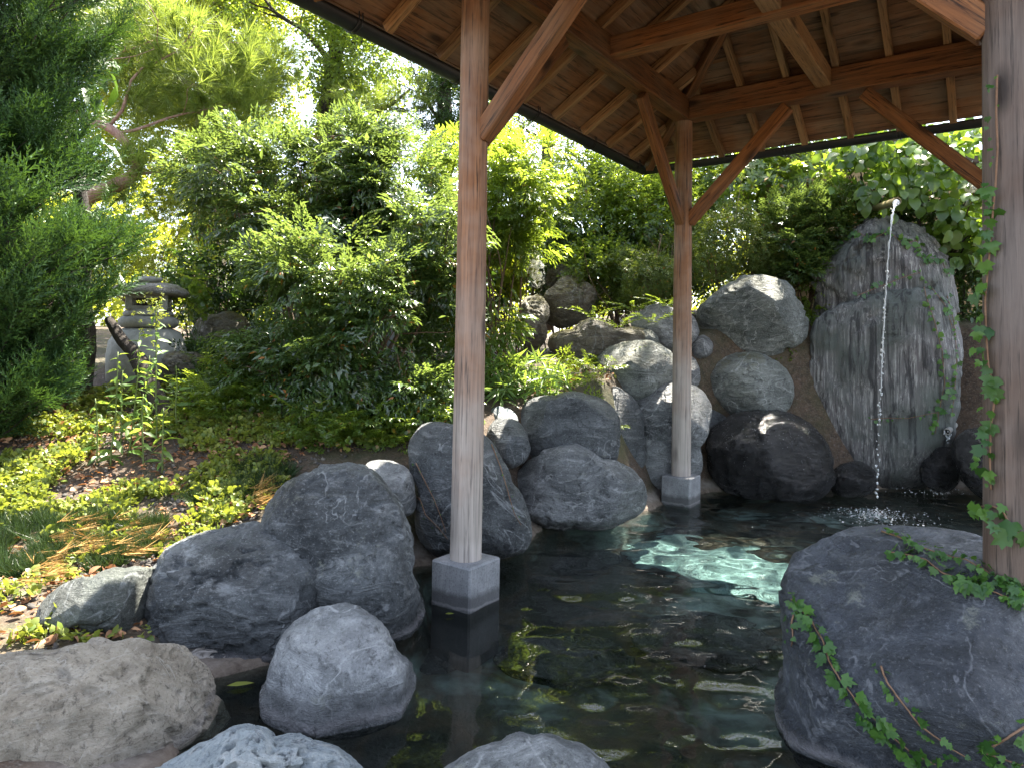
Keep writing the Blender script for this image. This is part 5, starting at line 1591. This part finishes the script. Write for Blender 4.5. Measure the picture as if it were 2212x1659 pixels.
# ivy climbing the near post
def post_ivy(label, pts, size, double=1):
    c = np.array([P4[0], P4[1]])
    path = []
    for px, py in pts:
        d = pray(px, py)
        q = CAM + d * (np.dot(xyz(P4, 0) - CAM, [d[0], d[1], 0]) / (d[0] ** 2 + d[1] ** 2))
        v = q[:2] - c
        r = np.linalg.norm(v)
        if r < 0.078:
            # on the near face of the post
            dn = d[:2] / np.linalg.norm(d[:2])
            q = q - np.append(dn * math.sqrt(max(0, 0.080 ** 2 - r ** 2)), 0)
        path.append(q)
    path = np.array(path)
    t = np.linspace(0, len(path) - 1, 8 * len(path))
    path = np.stack([np.interp(t, np.arange(len(path)), path[:, j]) for j in range(3)], -1)
    o = empty('ivy_vine', path[0], label, 'ivy', 'ivy on the near post')
    V, F = tube_np(path, 0.003, 6)
    link('stem', mesh_np('stem', V - path[0], F, M['stem_red']), o)
    for i in range(0, len(path), 3):
        for _ in range(double):
            n = path[i] - xyz(P4, path[i][2])
            n = n / (np.linalg.norm(n) + 1e-9) + np.array([-0.5, -0.7, 0.25])
            n /= np.linalg.norm(n)
            d = np.array([rng.uniform(-.8, .5), rng.uniform(-.3, .3), rng.uniform(-1.1, -.3)])
            z = n + rng.normal(0, .3, 3)
            x = np.cross(d, z)
            x /= np.linalg.norm(x)
            d /= np.linalg.norm(d)
            z = np.cross(x, d)
            R = np.stack([x, d, z], -1) * (size / 0.075 * rng.choice([rng.uniform(.35, .7), rng.uniform(.7, 1.25)]))
            p = path[i] + n * rng.uniform(.01, .035) + np.array([rng.uniform(-.028, .015), 0, rng.uniform(-.02, .02)]) - path[0]
            link('leaf', imes[rng.integers(0, 6)], o, M=Matrix([[*R[j], p[j]] for j in range(3)] + [[0, 0, 0, 1]]))
post_ivy('leafy ivy running up the left edge of the near post', [(2148, 430), (2142, 500), (2135, 580), (2128, 650), (2130, 720), (2135, 790), (2150, 850), (2140, 920), (2138, 980), (2140, 1050)], 0.037, 2)
post_ivy('ivy strand with big leaves low on the near post', [(2120, 1090), (2145, 1085), (2165, 1090), (2180, 1120), (2195, 1135), (2208, 1150)], 0.045, 1)
post_ivy('thin brown creeper stem on the upper near post', [(2154, 180), (2152, 260), (2155, 330), (2150, 420)], 0.018, 1)

# ------------------------------------------------------------------ lantern
def lathe_np(prof, seg=40, square=0.0):
    prof = np.array(prof, float)
    a = np.arange(seg) * 2 * PI / seg
    V = []
    for r, z in prof:
        rr = np.full(seg, r)
        if square:
            k = 1 / (np.abs(np.cos(a)) ** 6 + np.abs(np.sin(a)) ** 6) ** (1 / 6)
            rr = r * (1 + square * (k - 1))
        V.append(np.stack([rr * np.cos(a), rr * np.sin(a), np.full(seg, z)], -1))
    V = np.concatenate(V)
    n = len(prof)
    F = np.array([(i * seg + j, i * seg + (j + 1) % seg, (i + 1) * seg + (j + 1) % seg, (i + 1) * seg + j) for i in range(n - 1) for j in range(seg)])
    return V, F

LP = W(318, 800, 5.5)
k = 5.5 / FD
lan = empty('stone_lantern', LP, 'grey stone snow lantern with a broad round mossy cap on the slope', 'lantern')
def lz(py):
    return (800 - py) * k
parts = [('base', [(0.0, lz(830)), (78 * k, lz(830)), (80 * k, lz(770)), (74 * k, lz(740)), (62 * k, lz(718)), (45 * k, lz(710)), (0, lz(709))], 0, 'lantern'),
         ('platform', [(0, lz(710)), (52 * k, lz(709)), (58 * k, lz(702)), (58 * k, lz(692)), (50 * k, lz(686)), (0, lz(685))], 0.0, 'lantern'),
         ('platform', [(0, lz(686)), (48 * k, lz(685)), (50 * k, lz(680)), (46 * k, lz(673)), (0, lz(672))], 0.0, 'lantern'),
         ('cap', [(0, lz(640)), (60 * k, lz(641)), (74 * k, lz(640)), (77 * k, lz(634)), (72 * k, lz(626)), (52 * k, lz(616)), (25 * k, lz(611)), (0, lz(610))], 0, 'lantern_moss'),
         ('finial', [(0, lz(612)), (20 * k, lz(611)), (25 * k, lz(605)), (22 * k, lz(598)), (10 * k, lz(594)), (0, lz(593))], 0, 'lantern')]
for nm, prof, sq, mt in parts:
    V, F = lathe_np(prof, 44, sq)
    V = V * (1 + 0.02 * fbm(V * 8, 3, 4))[:, None]
    link(nm, mesh_np(nm, V, F, M[mt]), lan)
# fire box: four corner piers, sill and lintel, dark solid core painted as the shade inside
fb = link('fire_box_shade_core', box_mesh('fire_box_shade_core', 0.16, 0.16, 28 * k, M['bark_dark'], 0), lan, M=T((0, 0, lz(655))) @ Matrix.Rotation(0.35, 4, 'Z'))
hw = 40 * k
for sx in (-1, 1):
    for sy in (-1, 1):
        link('pier', box_mesh('pier', 0.05, 0.05, 33 * k, M['lantern'], 0.006), fb, M=T((sx * (hw - .025), sy * (hw - .025), 0)))
for z0 in (-1, 1):
    link('sill', box_mesh('sill', 2 * hw - .006, 2 * hw - .006, 9 * k, M['lantern'], 0.004), fb, M=T((0, 0, z0 * 12.3 * k)))
V, F = ico(3)
link('moss_patch', mesh_np('moss_patch', V * np.array([0.13, 0.10, 0.018]) * (1 + .25 * fbm(V * 3, 2, 3))[:, None], F, M['moss']), lan, M=T((0.0, -0.06, lz(618))))

# stump, root, hose, light post
sb = gpt(625, 4.75)
a = np.linspace(0, 2 * PI, 25)[:-1]
V, F = [], []
zs = np.linspace(-0.05, 0.26, 6)
for z in zs:
    rr = 0.095 * (1 + 0.10 * np.abs(np.sin(a * 7)) ** 0.5 + 0.03 * np.sin(a * 3 + z * 4))
    V.append(np.stack([rr * np.cos(a), rr * np.sin(a), np.full(24, z)], -1))
V = np.concatenate(V + [np.array([[0, 0, 0.25]])])
F = [np.array([(i * 24 + j, i * 24 + (j + 1) % 24, (i + 1) * 24 + (j + 1) % 24, (i + 1) * 24 + j) for i in range(5) for j in range(24)]), np.array([(5 * 24 + j, 5 * 24 + (j + 1) % 24, 144) for j in range(24)])]
link('tree_stump', mesh_np('tree_stump', V, F, M['bark_dark']), None, 'short grooved tree stump under the lower nandina', 'stump', M=T(sb))
g = Bag()
limb(g, W(235, 690, 5.0), W(300, 780, 4.85), 0.032, 0.05, 7, 0.05, 10)
limb(g, W(298, 776, 4.85), gpt(372, 4.6) - np.array([0, 0, .05]), 0.055, 0.075, 7, 0.05, 10)
lg = W(235, 690, 5.0)
link('leaning_log', g.mesh('leaning_log', M['bark_dark'], lg), None, 'dark leaning log in front of the stone lantern', 'log', M=T(lg))
hp = []
for x, Yd in ((330, 4.9), (380, 4.85), (420, 4.8), (455, 4.7), (480, 4.6), (520, 4.55)):
    q = gpt(x, Yd)
    hp.append(q + np.array([0, 0, 0.035 + 0.02 * math.sin(x)]))
V, F = tube_np(hp, 0.011, 7)
link('garden_hose', mesh_np('garden_hose', V - hp[0], F, M['hose']), None, 'black garden hose lying on the soil behind the weeds', 'hose', M=T(hp[0]))
lp = W(845, 700, 5.35)
gp = np.array([lp[0], lp[1], float(ground_z(np.array([lp[0]]), np.array([lp[1]]))[0])])
lpo = empty('garden_light', gp, 'slim blue grey garden light post inside the lower nandina', 'light')
V, F = tube_np([gp - np.array([0, 0, .05]), W(845, 640, 5.35)], 0.03, 14)
link('post', mesh_np('post', V - gp, F, M['lamp_post']), lpo)
V, F = tube_np([W(845, 640, 5.35), W(845, 630, 5.35)], 0.034, 14)
link('lamp_head', mesh_np('lamp_head', V - gp, F, M['hose']), lpo)

plant('trailing_plant', 'small trailing green plants in the mortar between the highest boulder and the slab', 'plant', W(1742, 700, 6.75),
      [blob(1752, 640, 6.7, 26, 55), blob(1738, 705, 6.6, 18, 35), blob(1700, 770, 6.4, 14, 18)], [sp_whorl(0.035, 0.028, 5, 'round'), sp_twig(0.035, 0.018, 7, 0.08)], 'mid_leaf', 170, (0.7, 1.2), 4, 0.003, 'stem_green', up=-0.2, seed=61, gap=-1)

# ------------------------------------------------------------------ ferns and weeds
for i, (px, py, Yd, lab) in enumerate(((1280, 668, 6.35, 'leftmost fern over the mossy step'), (1335, 690, 6.2, 'low fern on the step stone edge'), (1370, 655, 6.4, 'fern under the darker azalea'), (1410, 680, 6.15, 'fern beside the cracked grey block'), (1440, 645, 6.2, 'fern just left of the rear post'))):
    b = W(px, py + 18, Yd)
    o = empty('fern', b, lab, 'fern', 'ferns on the slope')
    fm = [mesh_np('frond', t[0], t[1], M['mid_leaf'], np.full(len(t[0]), .5)) for t in TP_FERN]
    Ds = [np.array([math.cos(a), math.sin(a), 0.7]) for a in np.arange(8) * PI / 4 + i]
    R = frames(np.array(Ds), 0.2)
    for j in range(8):
        s = rng.uniform(.7, 1.1)
        link('frond', fm[j % 2], o, M=Matrix([[*(R[j][q2] * s), 0] for q2 in range(3)] + [[0, 0, 0, 1]]))
wlf = leaf_tpl(0.11, 0.032, 'lance', 0.25, 0.35)
wms = [mesh_np('leaf', wlf[0], wlf[1], M['weed'], np.full(len(wlf[0]), kk)) for kk in (0.2, 0.8)]
for px, Yd, tx, ty, lab, fl in ((345, 4.3, 335, 650, 'tallest goldenrod weed with a budding tip before the lantern', 1), (285, 4.2, 300, 720, 'goldenrod weed left of the tallest one', 0),
                            (390, 4.4, 380, 790, 'short goldenrod weed right of the tallest one', 0), (250, 4.1, 255, 760, 'leafy weed beside the cedar', 0), (320, 4.1, 310, 850, 'young weed low in front of the goldenrods', 0),
                            (220, 4.1, 205, 860, 'bushy short weed under the cedar tips', 0), (270, 4.35, 265, 800, 'weed between the cedar and the leaning log', 0), (360, 4.05, 352, 880, 'lowest weed nearest the grass', 0), (305, 4.45, 322, 770, 'slim weed right against the leaning log', 0)):
    b = gpt(px, Yd)
    tip = W(tx, ty, Yd)
    o = empty('weed', b, lab, 'weed', 'goldenrod weeds')
    g = Bag()
    pts = limb(g, b - np.array([0, 0, .03]), tip, 0.006, 0.003, 12, 0.03, 6)
    link('stem', g.mesh('stem', M['stem_green'], b), o)
    H = np.linalg.norm(tip - b)
    nl = int(H / 0.022)
    for j in range(nl):
        t = 0.12 + 0.88 * j / nl
        p = np.array([np.interp(t * 11, np.arange(12), pts[:, q2]) for q2 in range(3)])
        a = j * 2.4
        R = frames(np.array([[math.cos(a), math.sin(a), rng.uniform(-.5, .6)]]), 0.6)[0] * rng.uniform(.6, 1.15) * (1.15 - .5 * t)
        link('leaf', wms[j % 2], o, M=Matrix([[*R[q2], (p - b)[q2]] for q2 in range(3)] + [[0, 0, 0, 1]]))
    if fl:
        Pf = tip + rng.normal(0, 1, (70, 3)) * np.array([.05, .05, .09]) - np.array([0, 0, .06])
        V, F, r = scatter([sp_whorl(0.012, 0.006, 5, 'spat')], Pf, frames(rng.normal(0, 1, (70, 3)) + np.array([0, 0, .8])), rng.uniform(.8, 1.4, 70))
        link('buds', mesh_np('buds', V - b, F, M['cover'], r), o, kind='stuff')

# ------------------------------------------------------------------ ground cover, litter, gravel, grass
def ground_scatter(n, region, seed, thresh=None, freq=2.0, lift=0.0):
    """random points on the garden ground inside a picture polygon"""
    poly = np.array(region, float)
    out = []
    m = max(n * 10, 60000)
    x = rng.uniform(-4.6, 1.9, m)
    y = rng.uniform(2.3, 7.0, m)
    z = ground_z(x, y)
    P = np.stack([x, y, z], -1)
    v = P - CAM
    d = v @ F0
    px = CX + FD * (v @ CR) / d
    py = CY - FD * (v @ CU) / d
    ins = np.zeros(len(px), bool)
    for i in range(len(poly)):
        a, b = poly[i], poly[(i + 1) % len(poly)]
        cnd = (a[1] > py) != (b[1] > py)
        with np.errstate(divide='ignore', invalid='ignore'):
            xi = (b[0] - a[0]) * (py - a[1]) / (b[1] - a[1]) + a[0]
        ins ^= cnd & (px < xi)
    ins &= pool_dist(x, y) > 0.05
    if thresh is not None:
        ins &= vnoise(P * freq, seed) > thresh
    P = P[ins][:n]
    P[:, 2] += lift * rng.random(len(P))
    return P

garden = [(-250, 1120), (-250, 930), (0, 880), (400, 820), (900, 840), (900, 960), (700, 1000), (590, 1080), (500, 1140), (430, 1150), (440, 1080), (300, 1085), (150, 1125)]
bank = [(-250, 1420), (-250, 1100), (0, 1110), (440, 1050), (560, 1060), (560, 1120), (340, 1230), (330, 1395), (100, 1405)]
def up_dirs(n, k=0.9):
    d = rng.normal(0, 1, (n, 3))
    d[:, 2] = k * rng.random(n)
    return d
TP_COVER = [sp_whorl(0.028, 0.026, 4, 'round'), sp_twig(0.030, 0.022, 5, 0.05, 'round'), sp_whorl(0.020, 0.018, 5, 'round')]
P = np.concatenate([ground_scatter(8200, garden, 5, -0.36, 4.2, 0.045), ground_scatter(700, bank, 6, 0.0, 5.0, 0.03)])
V, F, r = scatter(TP_COVER, P + np.array([0, 0, .01]), frames(up_dirs(len(P)), .3), rng.uniform(.6, 1.3, len(P)))
link('ground_cover', mesh_np('ground_cover', V, F, M['cover'], r), label='low yellow green creeping leaves over the garden soil', kind='stuff')
shade = [(380, 900), (480, 820), (900, 860), (960, 960), (720, 1000), (520, 950)]
P = ground_scatter(1900, shade, 7, -0.3, 3, 0.22)
V, F, r = scatter(TP_NAN_S + TP_COVER, P + np.array([0, 0, .02]), frames(up_dirs(len(P)), .3), rng.uniform(.6, 1.1, len(P)))
link('undergrowth', mesh_np('undergrowth', V, F, M['mid_leaf'], r), label='shaded low undergrowth below the nandina', kind='stuff')
slope = [(380, 860), (400, 760), (520, 720), (700, 740), (720, 860), (560, 880)]
P = ground_scatter(1200, slope, 8, None, 2, 0.12)
V, F, r = scatter(TP_NAN_S, P + np.array([0, 0, .02]), frames(up_dirs(len(P)), .3), rng.uniform(.7, 1.2, len(P)))
link('undergrowth', mesh_np('undergrowth', V, F, M['dark_leaf'], r), label='dark fine undergrowth between lantern and stump', kind='stuff')
P = np.concatenate([ground_scatter(3400, garden, 15, -0.4, 2.7, 0.03), ground_scatter(900, bank, 15, -0.3, 4, 0.01)])
dl = leaf_tpl(0.07, 0.045, 'round', 0.5, 0.3)
V, F, r = scatter([sprig(dl, [((0, 0, 0), np.eye(3), 1)]), sprig(leaf_tpl(0.05, .02, 'lance', .6, .5), [((0, 0, 0), np.eye(3), 1)])], P + np.array([0, 0, .015]), frames(up_dirs(len(P), .4), .5), rng.uniform(.2, .75, len(P)))
link('fallen_leaves', mesh_np('fallen_leaves', V, F, M['dead'], r), label='brown fallen leaves scattered on the garden soil', kind='stuff')
P = np.concatenate([ground_scatter(1500, garden, 16, None), ground_scatter(2300, bank, 16, -0.1, 5)])
V, F = ico(1)
tp = (V * np.array([.013, .010, .006]), F, np.zeros(len(V), int))
V, F, r = scatter([tp], P + np.array([0, 0, .004]), frames(rng.normal(0, 1, (len(P), 3)), 1), rng.uniform(.4, 1.5, len(P)))
step_bank = [(1150, 860), (1170, 800), (1240, 755), (1400, 740), (1380, 800), (1300, 850), (1330, 1000), (1290, 1010), (1240, 900)]
Ps = ground_scatter(420, step_bank, 8, None, 2, 0.05)
Vs, Fs, r_s = scatter(TP_COVER + TP_NAN_S, Ps + np.array([0, 0, .02]), frames(up_dirs(len(Ps)), .3), rng.uniform(.5, 1.1, len(Ps)))
link('undergrowth', mesh_np('undergrowth', Vs, Fs, M['mid_leaf'], r_s), label='small green plants on the soil between moss step and boulders', kind='stuff')
Ps = ground_scatter(420, step_bank, 9, None, 2, 0.02)
Vs, Fs, r_s = scatter([sprig(dl, [((0, 0, 0), np.eye(3), 1)])], Ps + np.array([0, 0, .015]), frames(up_dirs(len(Ps), .4), .5), rng.uniform(.25, .7, len(Ps)))
link('fallen_leaves', mesh_np('fallen_leaves', Vs, Fs, M['dead'], r_s), label='brown litter on the soil beside the moss step', kind='stuff')
def gravel_mat():
    t = NT('gravel_mix')
    rr = t.attr('rnd')
    c = t.mix(rr, (0.03, 0.028, 0.027), (0.15, 0.13, 0.11))
    t.bsdf(Base_Color=c, Roughness=0.85)
    return t.m
link('gravel', mesh_np('gravel', V, F, gravel_mat(), r), label='small grey gravel between the creeping leaves', kind='stuff')
tuft = [sp_needles(0.12, 0.005, 34, 0.0, 1.15) for _ in range(3)]
for lab, reg, n in (('dark mondo grass band above the flat topped stone', [(-120, 1240), (-120, 1120), (150, 1130), (330, 1150), (365, 1190), (300, 1225), (100, 1255)], 420),
                    ('dark mondo grass tuft row above the grass band', [(180, 1135), (320, 1085), (435, 1065), (445, 1105), (330, 1150), (230, 1160)], 220),
                    ('mondo grass clump beside the great round humped boulder', [(495, 1080), (520, 1015), (610, 995), (680, 985), (620, 1040), (560, 1100)], 170)):
    P = ground_scatter(n, reg, 3, -0.12, 6.0)
    V, F, r = scatter(tuft, P, frames(rng.normal(0, .35, (len(P), 3)) + np.array([0, 0, 1.0]), .5), rng.uniform(.6, 1.05, len(P)))
    link('mondo_grass', mesh_np('mondo_grass', V, F, M['grass'], r), label=lab, kind='stuff')
for lab, reg, n in (('tan dry needles spilled over the mondo grass', [(70, 1230), (120, 1160), (240, 1140), (330, 1180), (330, 1220), (260, 1240)], 60), ('tan dry needles beside the mondo grass clump', [(510, 1100), (560, 1060), (580, 1075), (555, 1120)], 22),
                    ('tan dry needles near the stone and bank edge', [(20, 1300), (60, 1240), (110, 1240), (90, 1290)], 16)):
    P = ground_scatter(n, reg, 3, None, 2, .03) + np.array([0, 0, .05])
    V, F, r = scatter([sp_needles(0.11, 0.0045, 8, 0.03, 0.45) for _ in range(3)], P, frames(np.array([0.75, 0.45, 0.12]) + rng.normal(0, [.35, .35, .10], (len(P), 3)), .5), rng.uniform(.6, 1.1, len(P)))
    link('dry_needles', mesh_np('dry_needles', V, F, M['straw'], r), label=lab, kind='stuff')

# ------------------------------------------------------------------ spouts, falling water, splash
sp0 = W(1938, 436, 5.75)
def pipe(a, b, r, name, label, mat):
    o = empty(name, a, label, 'spout')
    V, F = tube_np([a, b], r, 18, cap=False)
    Vi, Fi = tube_np([a, b], r * 0.78, 18, cap=False)
    bg_ = Bag()
    bg_.add(V, F)
    bg_.add(Vi, [f[:, ::-1] for f in Fi])
    ring = np.array([(j, (j + 1) % 18, 36 + (j + 1) % 18, 36 + j) for j in range(18)])
    bg_.F4.append(ring)
    link('tube', bg_.mesh('tube', mat, a), o)
    return o
pipe(sp0, sp0 + np.array([0.22, 0.75, 0.10]), 0.034, 'water_spout', 'open bamboo spout high in the leaves above the slab', M['bamboo'])
lo2 = W(2046, 932, 5.75)
pipe(lo2, lo2 + np.array([0.22, 0.25, 0.03]), 0.026, 'pipe_spout', 'short grey pipe dripping beside the standing slab', M['pipe'])

def drops(bag, pts, rads, squash=1.0):
    V, F = ico(1)
    for p, r in zip(pts, rads):
        bag.add(V * np.array([r, r, r * squash]) + p, F)
fall_o = empty('falling_water', FALL, 'thin stream of water breaking into drops before the slab', 'water')
T0 = math.sqrt(2 * (sp0[2]) / 9.81)
def traj(u):
    t = T0 * u
    q = sp0 + (np.array([FALL[0], FALL[1], 0]) - np.array([sp0[0], sp0[1], 0])) * u
    q[2] = sp0[2] - 4.905 * t * t - 0.01
    return q
us = np.linspace(0, 0.80, 90)
pts = np.array([traj(u) for u in us])
pts[:, 0] += 0.004 * vnoise(np.stack([us * 40, us * 0, us * 0], -1), 3)
rad = np.interp(us, [0, 0.10, 0.20, 0.4, 0.8], [0.026, 0.018, 0.0085, 0.0052, 0.0028]) * (1 + 0.45 * vnoise(np.stack([us * 90, us * 0, us * 0 + 4], -1), 5))
V, F = tube_np(pts, rad, 10)
link('stream', mesh_np('stream', V - FALL, F, M['drop']), fall_o)
bgd = Bag()
us = np.sort(rng.uniform(0.5, 0.995, 110))
dp = np.array([traj(u) for u in us]) + rng.normal(0, .006, (110, 3))
drops(bgd, dp, rng.uniform(0.003, 0.0085, 110), 1.5)
link('drops', bgd.mesh('drops', M['drop'], FALL), fall_o, kind='stuff')
bgs = Bag()
n = 750
rr = np.abs(rng.normal(0, 0.17, n))
aa = rng.uniform(0, 2 * PI, n)
pp = FALL + np.stack([rr * np.cos(aa) * 1.5, rr * np.sin(aa), np.abs(rng.normal(0, .025, n)) * np.exp(-rr * 4) + 0.004], -1)
drops(bgs, pp, rng.uniform(.001, .0045, n) * (1 + (rng.random(n) < .1)), .6)
link('splash', bgs.mesh('splash', M['drop']), label='white splash where the falling stream hits the pool', kind='stuff')
bgt = Bag()
us = rng.uniform(0, 1, 70)
b1 = lo2 + np.array([-.04, -.05, -.012])
b2 = onz(2035, 1052)
dp = np.array([[b1[0] + (b2[0] - b1[0]) * u ** .8, b1[1] + (b2[1] - b1[1]) * u, b1[2] * (1 - u ** 1.6)] for u in us]) + rng.normal(0, .012, (70, 3))
drops(bgt, dp, rng.uniform(.003, .007, 70), 1.8)
n = 90
aa = rng.uniform(0, 2 * PI, n)
rr = np.abs(rng.normal(0, .12, n))
drops(bgt, onz(2035, 1066) + np.stack([rr * np.cos(aa) * 1.7, rr * np.sin(aa) * .6, np.abs(rng.normal(0, .01, n)) + .003], -1), rng.uniform(.002, .006, n))
link('trickle', bgt.mesh('trickle', M['drop']), label='trickle of drops from the short grey pipe', kind='stuff')
bgw = Bag()
for i in range(170):
    x, y = rng.uniform(1560, 1760), rng.uniform(892, 960) + (90 * rng.random() if rng.random() < .25 else 0)
    h, nn = cast('wet', x, y)
    if h is not None:
        drops(bgw, [np.array(h)], [rng.uniform(.0012, .0038)], .6)
link('wet_sheen', bgw.mesh('wet_sheen', M['drop']), label='water beads running down the shiny black boulder', kind='stuff')
# floating leaf and the fallen leaf on the boulder
def single_leaf(px, py, z, l, w, mat, label, rot):
    q = onz(px, py, z)
    t = leaf_tpl(l, w, 'lance', 0.08, 0.05)
    link('fallen_leaf', mesh_np('fallen_leaf', t[0], t[1], mat, np.full(len(t[0]), .8)), None, label, 'leaf', 'single fallen leaves', M=T(q) @ Matrix.Rotation(rot, 4, 'Z'))
single_leaf(490, 1480, 0.012, 0.09, 0.035, M['cover'], 'yellow green leaf floating beside the tan boulder', -1.2)
single_leaf(962, 1325, 0.012, 0.04, 0.022, M['cover'], 'tiny green leaf floating at the front plinth', -1.3)

for _o in bpy.data.objects:
    if _o.name == 'water':
        _o.cycles.is_caustics_caster = True
    elif _o.name.split('.')[0] in ('ground', 'sunken_stone', 'added_sunpatch_slab', 'plinth', 'boulder'):
        _o.cycles.is_caustics_receiver = True
